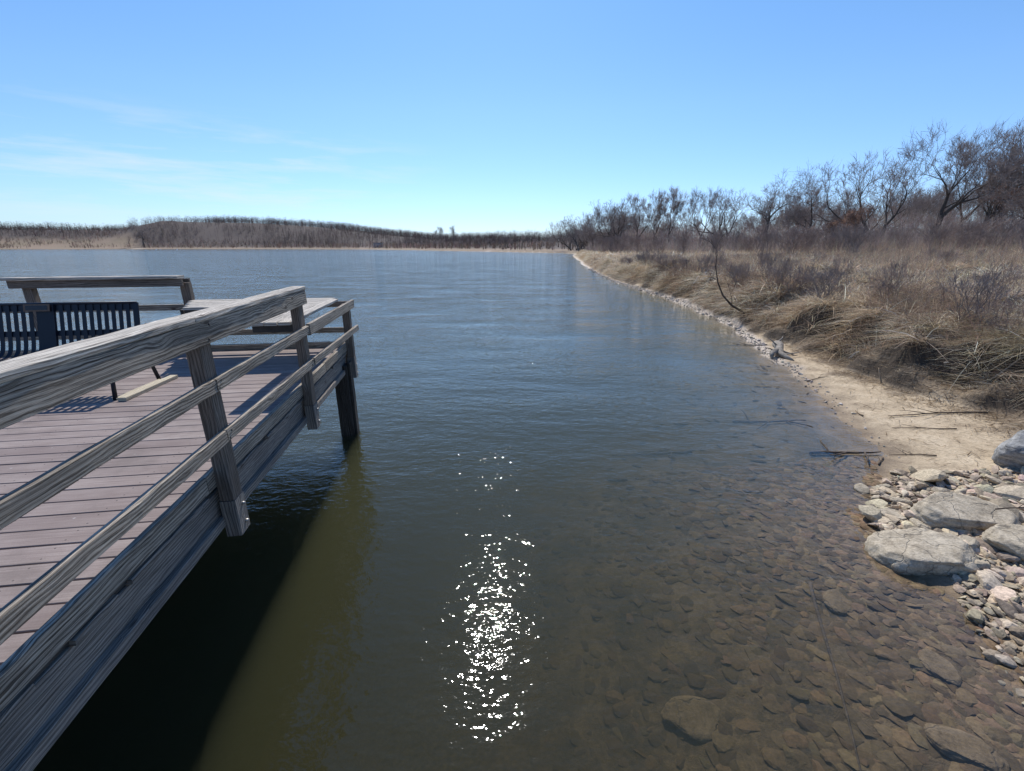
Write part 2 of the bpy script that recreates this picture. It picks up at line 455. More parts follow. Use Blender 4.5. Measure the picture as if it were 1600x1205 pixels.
def ground_mat():
    m, nt, out = new_mat('lake_shore_ground'); n = N(nt)
    at = n('Attribute', attribute_name='tint').outputs['Color']
    sep = n('SeparateColor', ins={0: at})
    sand, lit, gr = sep.outputs[0], sep.outputs[1], sep.outputs[2]
    pos = n('NewGeometry').outputs['Position']
    z = n('SeparateXYZ', ins={0: pos}).outputs[2]
    n1 = n('TexNoise', ins={'Vector': pos, 'Scale': 2.2, 'Detail': 8.0, 'Roughness': .6}).outputs[0]
    n2 = n('TexNoise', ins={'Vector': pos, 'Scale': 26.0, 'Detail': 6.0, 'Roughness': .7}).outputs[0]
    n3 = n('TexNoise', ins={'Vector': pos, 'Scale': 140.0, 'Detail': 3.0}).outputs[0]
    sandc = n.ramp(n.math('ADD', n.math('MULTIPLY', n1, .55), n.math('MULTIPLY', n2, .45)), [(.34, (.30, .225, .145)), (.5, (.50, .39, .255)), (.64, (.61, .49, .335))])
    sandc = n.mix(.35, sandc, n.ramp(n3, [(.3, .55), (.7, 1.35)]), 'MULTIPLY')
    debris = n.ramp(n('TexNoise', ins={'Vector': n('Mapping', ins={0: pos, 'Rotation': (0, 0, .5), 'Scale': (1, 3.2, 1)}).outputs[0], 'Scale': 9.0, 'Detail': 7.0, 'Roughness': .75}).outputs[0], [(.52, 0.0), (.58, 1.0)])
    sandc = n.mix(n.math('MULTIPLY', debris, n.math('ADD', .35, n.math('MULTIPLY', lit, .6))), sandc, (.10, .07, .048))
    sandc = n.mix(n.math('MULTIPLY', lit, .62), sandc, n.ramp(n2, [(.4, (.085, .058, .038)), (.6, (.25, .185, .12))]))
    # wet band near the water line, brown silt under it
    wet = n.ramp(n.math('ADD', z, n.math('MULTIPLY', n1, .05)), [(.015, 1.0), (.085, 0.0)])
    silt = n.ramp(n.math('ADD', n.math('MULTIPLY', n1, .6), n.math('MULTIPLY', n2, .4)), [(.38, (.025, .017, .009)), (.5, (.09, .057, .027)), (.62, (.18, .12, .062))])
    sandc = n.mix(wet, sandc, n.mix(.3, silt, (.30, .20, .11)))
    deep = n.ramp(z, [(0.0, 1.0), (1.0, 1.0)])
    under = n.math('LESS_THAN', z, -.04)
    sandc = n.mix(under, sandc, silt)
    soil = n.ramp(n2, [(.35, (.06, .043, .03)), (.6, (.19, .14, .09)), (.75, (.34, .27, .18))])
    dry = n.ramp(n.math('ADD', n.math('MULTIPLY', n1, .5), n.math('MULTIPLY', n2, .5)), [(.35, (.13, .092, .062)), (.5, (.26, .19, .13)), (.66, (.36, .275, .19))])
    dist = n.ramp(n.math('MULTIPLY', n('SeparateXYZ', ins={0: pos}).outputs[1], .01), [(.35, 0.0), (.9, 1.0)])
    g2 = n.mix(dist, soil, dry)
    bign = n('TexNoise', ins={'Vector': pos, 'Scale': .03, 'Detail': 5.0}).outputs[0]
    g2 = n.mix(n.math('MULTIPLY', n.ramp(bign, [(.45, 0.0), (.6, 1.0)]), n.math('MULTIPLY', dist, .3)), g2, (.17, .15, .08))
    c = n.mix(sand, g2, sandc)
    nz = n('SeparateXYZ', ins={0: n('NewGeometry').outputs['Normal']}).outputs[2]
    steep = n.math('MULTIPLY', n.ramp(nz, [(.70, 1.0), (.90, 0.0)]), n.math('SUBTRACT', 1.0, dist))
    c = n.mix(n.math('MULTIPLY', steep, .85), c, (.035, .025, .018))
    c = n.mix(n.math('MULTIPLY', gr, .9), c, n.ramp(n2, [(.35, (.38, .31, .24)), (.65, (.60, .51, .41))]))
    wm = n('Attribute', attribute_name='tint').outputs['Alpha']
    c = n.mix(wm, c, (.10, .078, .066))
    hh = n.math('ADD', n.math('MULTIPLY', n2, .7), n.math('MULTIPLY', n3, .3))
    bp = n('Bump', ins={'Strength': .7, 'Distance': .03, 'Height': hh}).outputs[0]
    rg = n.math('SUBTRACT', .95, n.math('MULTIPLY', wet, .45))
    b = n('BsdfPrincipled', ins={'Base Color': c, 'Roughness': rg, 'Normal': bp, 'Specular IOR Level': .3})
    n.link(b.outputs[0], out.inputs[0])
    return m
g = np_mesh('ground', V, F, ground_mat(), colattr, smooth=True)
tag(g, 'sandy shore rising over a low bank into dry grassland around the lake', 'ground', kind='structure')

# ------------------------------------------------------------------ water
def water_mat():
    m, nt, out = new_mat('lake_water'); n = N(nt)
    pos = n('NewGeometry').outputs['Position']
    sep = n('SeparateXYZ', ins={0: pos}); px, py = sep.outputs[0], sep.outputs[1]
    wig = n('TexNoise', ins={'Vector': pos, 'Scale': .9, 'Detail': 1.0}).outputs['Color']
    p2 = n.mix(.08, pos, wig, 'LINEAR_LIGHT')
    a = n('TexNoise', ins={'Vector': n('Mapping', ins={0: p2, 'Rotation': (0, 0, .30), 'Scale': (2.9, 5.4, 1)}).outputs[0], 'Scale': 1.25, 'Detail': 2.5, 'Roughness': .5}).outputs[0]
    b_ = n('TexNoise', ins={'Vector': n('Mapping', ins={0: pos, 'Rotation': (0, 0, -.45), 'Scale': (3.2, 6.0, 1)}).outputs[0], 'Scale': 3.2, 'Detail': 2.0, 'Roughness': .5}).outputs[0]
    c_ = n('TexNoise', ins={'Vector': n('Mapping', ins={0: pos, 'Rotation': (0, 0, .1), 'Scale': (1, 2.4, 1)}).outputs[0], 'Scale': .55, 'Detail': 3.0}).outputs[0]
    d_ = n('TexNoise', ins={'Vector': n('Mapping', ins={0: pos, 'Rotation': (0, 0, -.12), 'Scale': (.17, .42, 1)}).outputs[0], 'Scale': 1.0, 'Detail': 4.0, 'Roughness': .6}).outputs[0]
    # wind: stronger further out, calm in the lee of the bank
    dist = n.math('MULTIPLY', py, .04, clamp=True)
    gust = n('TexNoise', ins={'Vector': n('Mapping', ins={0: pos, 'Scale': (.35, 1.0, 1)}).outputs[0], 'Scale': .09, 'Detail': 4.0}).outputs[0]
    patch = n('TexNoise', ins={'Vector': n('Mapping', ins={0: pos, 'Rotation': (0, 0, .25), 'Scale': (.5, 1.1, 1)}).outputs[0], 'Scale': .45, 'Detail': 3.0}).outputs[0]
    amp = n.math('MULTIPLY', n.math('ADD', .46, n.math('MULTIPLY', dist, n.math('ADD', .6, n.math('MULTIPLY', gust, 1.5)))), n.ramp(patch, [(.32, .55), (.62, 1.3)]))
    h = n.math('ADD', n.math('MULTIPLY', a, .62), n.math('ADD', n.math('MULTIPLY', b_, .3), n.math('ADD', n.math('MULTIPLY', c_, .8), n.math('MULTIPLY', d_, n.math('MULTIPLY', dist, 2.2)))))
    h = n.math('MULTIPLY', h, amp)
    bp = n('Bump', ins={'Strength': 1.0, 'Distance': WAVE, 'Height': h}).outputs[0]
    fr = n('Fresnel', ins={'IOR': 1.333, 'Normal': bp}).outputs[0]
    gl = n('BsdfGlossy', distribution='GGX', ins={'Color': (1, 1, 1, 1), 'Roughness': n.math('ADD', .028, n.math('MULTIPLY', n.math('MULTIPLY', py, .005, clamp=True), .05)), 'Normal': bp}).outputs[0]
    tr = n('BsdfTransparent', ins={'Color': (.97, .98, .97, 1)}).outputs[0]
    back = n('NewGeometry').outputs['Backfacing']
    fac = n.math('ADD', n.math('MULTIPLY', fr, n.math('SUBTRACT', 1.0, back)), n.math('MULTIPLY', back, .03))
    mx = n('MixShader', ins={0: fac, 1: tr, 2: gl})
    n.link(mx.outputs[0], out.inputs[0])
    ab = n('VolumeAbsorption', ins={'Color': ABS_C, 'Density': ABS_D}).outputs[0]
    sc = n('VolumeScatter', ins={'Color': SCA_C, 'Density': SCA_D, 'Anisotropy': .2}).outputs[0]
    ad = n('AddShader', ins={0: ab, 1: sc})
    n.link(ad.outputs[0], out.inputs[1])
    return m
WAVE = .030
ABS_C = (.50, .475, .31, 1); ABS_D = 2.35
SCA_C = (.80, .83, .52, 1); SCA_D = .31
mb = MB(); box(mb, -1200, 400, -300, 700, -6, 0)
w = mb.build('lake_water', water_mat())
tag(w, 'calm blue lake turning murky olive and clear brown in the shallows', 'water', kind='structure')

# ------------------------------------------------------------------ the pier
D_Z = 1.42
pier = empty('fishing_pier', (0, 0, 0), math.radians(8.13))
tag(pier, 'weathered timber fishing pier with grey post and rail sides and mauve decking', 'pier')
XL = -9.5      # left end
A0, A1 = -2.2, 7.42
# decking: composite boards across the pier
mb = MB(); bid = []
pitch = .158
k = 0; a = A0
while a < A1 - .05:
    w_ = min(pitch - .010, A1 - a)
    nb = len(mb.f)
    dz = random.uniform(-.0015, .0015)
    beam(mb, (XL, a + w_ / 2, D_Z - .0125 + dz), (-1.745, a + w_ / 2, D_Z - .0125 + dz), w_, .025, ch=.003, jit=.0005, step=1.2)
    bid += [k] * (len(mb.f) - nb)
    k += 1; a += pitch
dk = mb.build('decking', M['deck'], pier)
at_ = dk.data.attributes.new('board', 'FLOAT', 'FACE'); at_.data.foreach_set('value', [float(b) for b in bid])
# framing under the deck
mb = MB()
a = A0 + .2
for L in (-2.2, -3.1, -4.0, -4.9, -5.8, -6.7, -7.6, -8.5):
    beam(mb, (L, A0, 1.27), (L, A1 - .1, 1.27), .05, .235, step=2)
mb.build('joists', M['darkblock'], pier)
# side: curb, spacer blocks, broken trim strip, rim beam, lower ledge
mb = MB()
for (s0, s1) in ((A0, 2.9), (2.905, 6.0), (6.02, 7.38)):
    beam(mb, (-1.712, s0, 1.435), (-1.712, s1, 1.435), .042, .125, jit=.002)
mb.build('curb_board', M['rail'], pier)
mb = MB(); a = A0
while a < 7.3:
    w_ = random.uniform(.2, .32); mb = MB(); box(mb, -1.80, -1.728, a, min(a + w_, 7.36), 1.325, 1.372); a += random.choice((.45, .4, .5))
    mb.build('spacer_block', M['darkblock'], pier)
mb = MB()
for (s0, s1) in ((A0, 1.55), (1.75, 2.02), (2.12, 2.9), (3.2, 3.75), (3.95, 6.3), (6.4, 7.36)):
    beam(mb, (-1.722, s0, 1.327), (-1.722, s1, 1.327), .04, .032, jit=.003, step=.1)
mb.build('trim_strip', M['beam'], pier)
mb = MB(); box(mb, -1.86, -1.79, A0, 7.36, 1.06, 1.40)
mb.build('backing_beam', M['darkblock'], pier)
mb = MB()
beam(mb, (-1.757, A0, 1.215), (-1.757, 7.34, 1.215), .06, .185, jit=.0015)
mb.build('rim_beam', M['beam'], pier)
mb = MB()
beam(mb, (-1.735, A0, 1.085), (-1.735, 7.36, 1.085), .10, .072, jit=.0015)
mb.build('lower_ledge', M['beam'], pier)
# far side curb and rim
mb = MB(); beam(mb, (XL, 7.40, 1.445), (-1.735, 7.40, 1.445), .09, .11, jit=.002)
mb.build('curb_board', M['rail'], pier)
mb = MB(); beam(mb, (XL, 7.44, 1.2), (-1.70, 7.44, 1.2), .06, .27)
mb.build('rim_beam', M['beam'], pier)

def rail_post(L, A, top, bot=.955, sleeve=True, w=.095, d=.135, alongx=False):
    o = empty('railing_post'); o.parent = pier; o.location = (L, A, 0)
    mb = MB()
    a_, b_ = (w, d)
    beam(mb, (0, 0, 1.25 if sleeve else bot), (0, 0, top), a_ if not alongx else b_, b_ if not alongx else a_, up=(0, 1, 0), ch=.006)
    mb.build('post_timber', M['post'], o)
    if sleeve:
        mb = MB(); beam(mb, (0, 0, bot), (0, 0, 1.247), (a_ if not alongx else b_) + .012, (b_ if not alongx else a_) + .012, up=(0, 1, 0), ch=.006)
        mb.build('post_foot', M['beam'], o)
        for zz in (bot + .07, bot + .22):
            mb = MB()
            if alongx: tube(mb, [(0, b_ / 2, zz), (0, b_ / 2 + .03, zz)], [.013, .011], 8)
            else: tube(mb, [(a_ / 2, .02, zz), (a_ / 2 + .026, .02, zz)], [.013, .011], 8)
            mb.build('bolt', M['bolt'], o)
    return o
PL = -1.647
for A, top in ((-.98, 2.543), (1.03, 2.543), (3.07, 2.543), (5.06, 2.543)):
    rail_post(PL, A, top)
cp = rail_post(PL, 7.36, 2.12, bot=.90, w=.11, d=.14)
for L, top in ((-4.0, 2.47), (-6.12, 2.47), (-8.2, 2.12)):
    rail_post(L, 7.50, top, bot=1.0, w=.13, d=.095)
# high rail, right side: cap boards and the deep fascia below
mb = MB()
beam(mb, (-1.627, -2.2, 2.565), (-1.625, 2.93, 2.565), .145, .04, jit=.002, ch=.007)
beam(mb, (-1.622, 2.935, 2.563), (-1.627, 5.17, 2.565), .142, .04, jit=.002, ch=.007)
mb.build('cap_board', M['cap'], pier)
mb = MB()
beam(mb, (-1.580, -2.2, 2.468), (-1.580, 5.16, 2.468), .040, .148, jit=.0018)
beam(mb, (-1.715, -2.2, 2.495), (-1.715, 5.12, 2.495), .034, .09, jit=.0018)
mb.build('top_rail', M['rail'], pier)
# two middle rails along the right side
mb = MB()
beam(mb, (-1.581, -2.2, 2.112), (-1.581, 3.02, 2.112), .040, .088, jit=.0022)
beam(mb, (-1.579, 3.03, 2.112), (-1.581, 5.10, 2.112), .040, .088, jit=.0022)
mb.build('middle_rail', M['rail'], pier)
mb = MB()
beam(mb, (-1.575, 5.12, 2.108), (-1.575, 7.56, 2.10), .042, .128, jit=.0018)
mb.build('top_rail', M['rail'], pier)
mb = MB()
beam(mb, (-1.581, -2.2, 1.752), (-1.581, 3.02, 1.745), .040, .088, jit=.0025)
beam(mb, (-1.579, 3.03, 1.745), (-1.581, 5.12, 1.730), .040, .088, jit=.0025)
beam(mb, (-1.572, 5.13, 1.735), (-1.560, 7.66, 1.685), .040, .088, jit=.0025)
mb.build('lower_rail', M['rail'], pier)
for A in (1.03, 3.07, 5.06, 7.36):
    for zz, dz_ in ((2.112, .022), (1.742, .022), (2.468, .045)):
        if A > 7 and zz > 2.4: continue
        for sg in (-1, 1):
            mb = MB(); z_ = zz + sg * dz_ - (.03 if A > 7 and zz < 2 else 0); tube(mb, [(-1.566, A + sg * .018, z_), (-1.556, A + sg * .018, z_)], [.0085, .0075], 8)
            mb.build('bolt', M['darkblock'], pier)
# far side rails
mb = MB()
beam(mb, (-4.02, 7.57, 2.085), (-1.59, 7.57, 2.095), .04, .09)
beam(mb, (-9.5, 7.57, 2.085), (-4.03, 7.57, 2.085), .04, .09)
mb.build('top_rail', M['rail'], pier)
mb = MB()
beam(mb, (-9.5, 7.57, 1.67), (-1.60, 7.57, 1.665), .04, .088)
mb.build('lower_rail', M['rail'], pier)
mb = MB()
beam(mb, (-6.40, 7.45, 2.545), (-4.02, 7.45, 2.555), .055 + .14, .04, jit=.003, ch=.006)
mb.build('cap_board', M['cap'], pier)
mb = MB()
beam(mb, (-6.30, 7.415, 2.468), (-3.99, 7.415, 2.473), .04, .11)
beam(mb, (-6.30, 7.575, 2.465), (-3.97, 7.575, 2.465), .04, .12)
mb.build('top_rail', M['post'], pier)
# L-shaped rod shelf inside the low corner
mb = MB()
for i, (a_, w_) in enumerate(((7.42, .19), (7.22, .19), (7.02, .19), (6.82, .19), (6.62, .17))):
    beam(mb, (-3.93 + .085 * i, a_, 2.185), (-1.83, a_, 2.185), w_, .036, jit=.002)
mb.build('shelf_board', M['cap'], pier)
mb = MB()
for i, L in enumerate((-1.80, -1.94, -2.08)):
    beam(mb, (L, 5.05, 2.19), (L, 6.52 if i else 7.30, 2.19), .13, .036, jit=.002)
mb.build('shelf_board', M['cap'], pier)
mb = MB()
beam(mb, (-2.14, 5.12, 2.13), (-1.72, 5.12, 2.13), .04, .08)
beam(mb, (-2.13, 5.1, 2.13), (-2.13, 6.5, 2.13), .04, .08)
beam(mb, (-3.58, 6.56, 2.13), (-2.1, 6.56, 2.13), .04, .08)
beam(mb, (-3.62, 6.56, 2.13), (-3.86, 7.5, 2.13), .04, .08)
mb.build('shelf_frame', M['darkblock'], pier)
# piles
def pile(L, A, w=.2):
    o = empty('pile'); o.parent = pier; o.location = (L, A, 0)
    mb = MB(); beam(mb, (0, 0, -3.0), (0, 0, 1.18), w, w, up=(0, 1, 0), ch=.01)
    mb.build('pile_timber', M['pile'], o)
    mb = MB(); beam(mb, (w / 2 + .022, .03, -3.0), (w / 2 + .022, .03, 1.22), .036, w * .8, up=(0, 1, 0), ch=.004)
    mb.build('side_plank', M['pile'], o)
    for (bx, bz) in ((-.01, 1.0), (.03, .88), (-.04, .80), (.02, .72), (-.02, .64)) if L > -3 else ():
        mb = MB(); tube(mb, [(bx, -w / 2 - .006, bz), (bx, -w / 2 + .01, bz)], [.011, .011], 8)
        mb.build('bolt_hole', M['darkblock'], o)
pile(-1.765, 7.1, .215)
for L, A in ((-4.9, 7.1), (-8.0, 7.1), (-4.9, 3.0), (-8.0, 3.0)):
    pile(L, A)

# ------------------------------------------------------------------ bench
bench = empty('park_bench')
bench.parent = None
Rz = math.radians(8.13)
def pw(L, A, z=0.0):   # pier frame to world
    return Vector((L * math.cos(Rz) - A * math.sin(Rz), L * math.sin(Rz) + A * math.cos(Rz), z))
bench.location = pw(-4.52, 5.35, D_Z); bench.rotation_euler = (0, 0, Rz)
tag(bench, 'navy steel slatted bench with a small plaque on its backrest, standing on the pier deck', 'bench')
prof = [(.34, .955), (.27, .68), (.22, .50), (.17, .415), (.09, .385), (-.08, .40), (-.22, .43), (-.30, .43), (-.335, .40)]   # (y away from camera, z)
def strap(mb, x, w, pts, t=.006):
    n_ = len(pts)
    for i in range(n_ - 1):
        (y0, z0), (y1, z1) = pts[i], pts[i + 1]
        L_ = math.hypot(y1 - y0, z1 - z0); nyy, nzz = (z1 - z0) / L_ * t / 2, -(y1 - y0) / L_ * t / 2
        vs = []
        for (yy, zz) in ((y0, z0), (y1, z1)):
            for sx in (-w / 2, w / 2):
                for sg in (-1, 1):
                    vs.append((x + sx, yy + sg * nyy, zz + sg * nzz))
        mb.add(vs, [(0, 1, 3, 2), (4, 6, 7, 5), (0, 4, 5, 1), (2, 3, 7, 6), (0, 2, 6, 4), (1, 5, 7, 3)])
def dense(pts, m=4):
    out = []
    for i in range(len(pts) - 1):
        p0 = pts[max(i - 1, 0)]; p1 = pts[i]; p2 = pts[i + 1]; p3 = pts[min(i + 2, len(pts) - 1)]
        for j in range(m):
            t = j / m
            out.append(tuple(.5 * (2 * p1[q] + (p2[q] - p0[q]) * t + (2 * p0[q] - 5 * p1[q] + 4 * p2[q] - p3[q]) * t * t + (3 * p1[q] - p0[q] - 3 * p2[q] + p3[q]) * t ** 3) for q in (0, 1)))
    out.append(pts[-1]); return out
pd = dense(prof)
HW = .915
mb = MB()
xs = [(-HW + .06) + i * .0762 for i in range(24)]
for x in xs:
    if abs(x) < .05: continue
    strap(mb, x, .042, pd)
mb.build('slats', M['steel'], bench)
mb = MB()
for sx in (-HW, HW):
    strap(mb, sx, .045, pd, .012)
tube(mb, [(-HW, .345, .955), (HW, .345, .955)], [.016, .016], 8)
tube(mb, [(-HW, -.335, .40), (HW, -.335, .40)], [.016, .016], 8)
def band(mb, x0, x1, pts, t=.007):
    strap(mb, (x0 + x1) / 2, x1 - x0, pts, t)
band(mb, -HW, HW, [(.348, .95), (.331, .875)])
band(mb, -HW, HW, [(.278, .66), (.258, .60)])
band(mb, -HW, HW, [(-.27, .437), (-.32, .425)])
mb.build('frame', M['steel'], bench)
mb = MB(); band(mb, -.075, .075, [(y - .008, z - .004) for y, z in pd[:20]], .03)
mb.build('centre_support', M['steel'], bench)
for sx in (-HW, HW):
    lg = MB()
    tube(lg, [(sx, -.28, .43), (sx, -.33, .2), (sx, -.36, 0)], [.02, .02, .022], 8)
    lg.build('leg', M['steel'], bench)
    lg = MB()
    tube(lg, [(sx, .23, .50), (sx, .33, .22), (sx, .40, 0)], [.02, .02, .022], 8)
    lg.build('leg', M['steel'], bench)
pq = MB(); y_, z_ = .322, .905
strap(pq, -.075, .26, [(.300, .958), (.280, .880)], .006)
pqo = pq.build('plaque', M['plaque'], bench)
pq = MB(); strap(pq, -.075, .215, [(.2925, .944), (.2805, .896)], .004)
pq.build('plaque_field', M['plaque_dark'], pqo)
# two planks below the bench end
pl = MB()
b0, b1 = pw(-3.50, 4.93, D_Z + .022), pw(-3.46, 5.80, D_Z + .022)
beam(pl, b0, b1, .088, .038, jit=.001)
o = pl.build('lumber_plank', M['newwood'])
tag(o, 'pale new lumber plank lying on the deck beside the bench feet', 'plank')
pl = MB()
b0, b1 = pw(-3.605, 4.98, D_Z + .012), pw(-3.56, 5.70, D_Z + .012)
beam(pl, b0, b1, .05, .02, jit=.001)
o = pl.build('lumber_strip', M['newwood'])
tag(o, 'thin pale lumber strip under the bench between its legs', 'strip')

# ------------------------------------------------------------------ stones
def ico(sub):
    bm = bmesh.new(); bmesh.ops.create_icosphere(bm, subdivisions=sub, radius=1)
    v = np.array([tuple(x.co) for x in bm.verts]); f = np.array([[q.index for q in x.verts] for x in bm.faces])
    bm.free(); return v, f
IC1 = ico(2); IC5 = ico(5)
def many_stones(name, P, S, mat, cols, flat=.45, tilt=.35, slim=(.55, 1.0)):
    """P centres (n,3), S sizes (n)"""
    v0, f0 = IC1; n = len(P); nv = len(v0)
    Vs = np.empty((n, nv, 3))
    for i in range(n):
        v = v0.copy()
        for _ in range(7):
            nn = RNG.normal(size=3); nn /= np.linalg.norm(nn)
            dd = v @ nn; lim = RNG.uniform(.45, .8)
            v = v - np.outer(np.maximum(dd - lim, 0), nn)
        sc = np.array([1, RNG.uniform(*slim), flat * RNG.uniform(.6, 1.5)]) * S[i]
        v = v * sc
        az = RNG.uniform(0, 2 * PI); tx, ty = RNG.normal(0, tilt, 2)
        R = np.array(Matrix.Rotation(az, 3, 'Z') @ Matrix.Rotation(tx, 3, 'X') @ Matrix.Rotation(ty, 3, 'Y'))
        Vs[i] = v @ R.T + P[i]
    F_ = (f0[None] + (np.arange(n) * nv)[:, None, None]).reshape(-1, 3)
    C_ = np.repeat(cols, nv, axis=0)
    return np_mesh(name, Vs.reshape(-1, 3), F_, mat, C_)

def scatter(n, cond, x0, x1, y0, y1):
    out = []
    while len(out) < n:
        x = RNG.uniform(x0, x1, 6000); y = RNG.uniform(y0, y1, 6000)
        z, s = ground(x, y); ok = cond(x, y, s)
        out += list(np.stack([x[ok], y[ok], z[ok]], 1))
    return np.array(out[:n])

def stone_cols(n, base, var=.3, hue=.03):
    k = RNG.uniform(1 - var, 1 + var, (n, 1)); h = RNG.normal(0, hue, (n, 3))
    return np.clip(np.array(base)[None] * k * (1 + h), .01, .9)

# rubble spit: around the boulders down to the waterline
def in_poly(x, y, poly):
    r = np.zeros(x.shape, bool)
    for i in range(len(poly)):
        ax, ay = poly[i]; bx, by = poly[(i + 1) % len(poly)]
        r ^= ((ay > y) != (by > y)) & (x < (bx - ax) * (y - ay) / ((by - ay) or 1e-9) + ax)
    return r
SPIT = [(3.3, 1.0), (3.55, 2.4), (4.1, 3.3), (4.05, 4.2), (4.6, 4.9), (5.3, 5.35), (6.6, 5.25), (7.6, 5.0), (8.5, 3.5), (8, 0)]
P_ = scatter(9000, lambda x, y, s: in_poly(x, y, SPIT) & (s > -.35) & ((y > 2.7) | (RNG.uniform(size=x.shape) < .3)), 3.2, 8.6, .5, 5.8)
S_ = RNG.lognormal(-3.3, .55, len(P_)); P_[:, 2] += S_ * .22
o = many_stones('rubble', P_, S_, M['rubble'], stone_cols(len(P_), (.42, .335, .235), .5), flat=.33)
tag(o, 'angular pale rubble spilling around the boulders at the water edge', 'rubble', kind='stuff')
# pebble line along the shore edge further out
P_ = scatter(2600, lambda x, y, s: (s > -.02) & (s < .28) & (y > 5.6) & (RNG.uniform(size=x.shape) < np.clip((y - 6) / 5, .12, 1)), 4, 15, 5.6, 62)
S_ = RNG.lognormal(-3.5, .45, len(P_)) * np.interp(P_[:, 1], [6, 15, 60], [.55, .9, 2.0]); P_[:, 2] += S_ * .2
o = many_stones('pebbles', P_, S_, M['rubble'], stone_cols(len(P_), (.52, .45, .37), .3))
tag(o, 'pale pebble line edging the waterline along the bank', 'pebbles', kind='stuff')
# sunken stones on the lake bed
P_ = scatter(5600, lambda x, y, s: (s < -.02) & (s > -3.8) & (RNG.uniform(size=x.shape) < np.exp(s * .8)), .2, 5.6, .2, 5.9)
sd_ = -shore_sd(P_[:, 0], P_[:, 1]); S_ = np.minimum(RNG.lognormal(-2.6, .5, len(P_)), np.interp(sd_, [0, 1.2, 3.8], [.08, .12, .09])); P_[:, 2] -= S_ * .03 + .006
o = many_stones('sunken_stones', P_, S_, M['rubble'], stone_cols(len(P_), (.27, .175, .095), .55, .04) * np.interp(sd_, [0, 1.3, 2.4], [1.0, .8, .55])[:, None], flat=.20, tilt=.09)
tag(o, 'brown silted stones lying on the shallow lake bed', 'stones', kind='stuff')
P_ = scatter(170, lambda x, y, s: (s < -.2) & (s > -3.5), 1.5, 8, 5, 12)
S_ = RNG.lognormal(-2.6, .4, len(P_)); P_[:, 2] += S_ * .1
o = many_stones('sunken_debris', P_, S_, M['rubble'], stone_cols(len(P_), (.05, .04, .03), .4), flat=.14, tilt=.08, slim=(.12, .45))
tag(o, 'dark bits of sunken bark and leaves on the sandy shallows', 'debris', kind='stuff')

def boulder(name, loc, size, rz, seed, mat, cuts, label, tiltx=0, tilty=0, group=None, sub=None):
    v = IC5[0].copy(); f = IC5[1]
    r = np.random.default_rng(seed)
    for (nn, lim) in cuts:
        nn = np.array(nn, float); nn /= np.linalg.norm(nn)
        dd = v @ nn; v = v - np.outer(np.maximum(dd - lim, 0) * .93, nn)
    for _ in range(5):
        nn = r.normal(size=3); nn[2] *= .5; nn /= np.linalg.norm(nn); lim = r.uniform(.72, .9)
        dd = v @ nn; v = v - np.outer(np.maximum(dd - lim, 0) * .95, nn)
    out = np.empty_like(v)
    for i, p in enumerate(v):
        q = Vector(p) * 1.6 + Vector((seed * 3.1, 0, 0))
        e = mnoise.fractal(q, 1.0, 2.0, 3) * .06 + mnoise.fractal(q * 4, 1.0, 2.0, 4) * .028
        st = (mnoise.noise(Vector((p[0] * .7 + seed, p[1] * .7, p[2] * 7))) * .03)
        out[i] = p * (1 + e + st)
    out = out * np.array(size)
    R = np.array(Matrix.Rotation(tilty, 3, 'Y') @ Matrix.Rotation(tiltx, 3, 'X'))
    out = out @ R.T
    me_o = np_mesh(name, out, f, mat, None, smooth=False)
    me_o.data.polygons.foreach_set('use_smooth', np.full(len(f), True))
    me_o.location = loc; me_o.rotation_euler = (0, 0, rz)
    tag(me_o, label, 'boulder', group)
    return me_o
boulder('boulder', (4.13, 3.62, .02), (.50, .36, .27), -.25, 3, M['stone'], [((0, 0, 1), .62), ((.15, -1, .05), .62), ((-.3, .2, 1), .66), ((1, -.1, 0), .8)],
        'large flat topped limestone boulder sitting at the water edge', tiltx=.10, tilty=-.05)
boulder('boulder', (5.02, 4.16, .14), (.52, .34, .20), .05, 5, M['stone'], [((0, 0, 1), .6), ((-.3, -1, .2), .7)],
        'long pale slab boulder on the rubble behind the waterside one', tiltx=.16, tilty=.03)
boulder('boulder', (5.12, 3.66, .16), (.40, .25, .17), .25, 8, M['stone'], [((0, .2, 1), .62), ((0, -1, .1), .7)],
        'smaller rounded pale boulder wedged in front of the long slab', tiltx=.2)
boulder('boulder', (7.08, 5.32, .30), (.48, .42, .34), .6, 12, M['stone_grey'], [((-.2, -.1, 1), .75)],
        'dark grey rounded boulder on the sand at the frame edge', tiltx=.1)
mid = [((4.36, 4.33, .05), (.20, .13, .07), 'flat pale slab at the tip of the rubble spit, in the water edge'),
       ((4.50, 4.10, .07), (.15, .10, .06), 'small tan slab leaning between the spit tip and the waterside boulder'),
       ((4.72, 4.62, .08), (.12, .09, .06), 'pale squarish stone on the sand side of the rubble'),
       ((4.62, 3.74, .10), (.12, .10, .08), 'blocky stone filling the gap right of the waterside boulder'),
       ((4.52, 4.95, .04), (.12, .08, .06), 'grey stone at the corner where sand meets rubble'),
       ((4.55, 2.95, .05), (.17, .09, .05), 'thin tilted slab on the rubble below the waterside boulder'),
       ((4.03, 2.55, .02), (.12, .08, .05), 'dark wet stone at the lowest edge of the rubble'),
       ((5.35, 4.78, .14), (.11, .09, .07), 'round pale stone above the long slab boulder')]
for i, (loc, sz, lab) in enumerate(mid):
    zz = max(gz(loc[0], loc[1]), -.03) + sz[2] * .35
    o = boulder('stone', (loc[0], loc[1], zz), sz, i * 1.1, 20 + i, M['stone'] if i % 3 else M['stone'], [((.1 * i, -.3, 1), .6)], lab, tiltx=.15 * ((i % 3) - 1), tilty=.1)
    o['category'] = 'stone'
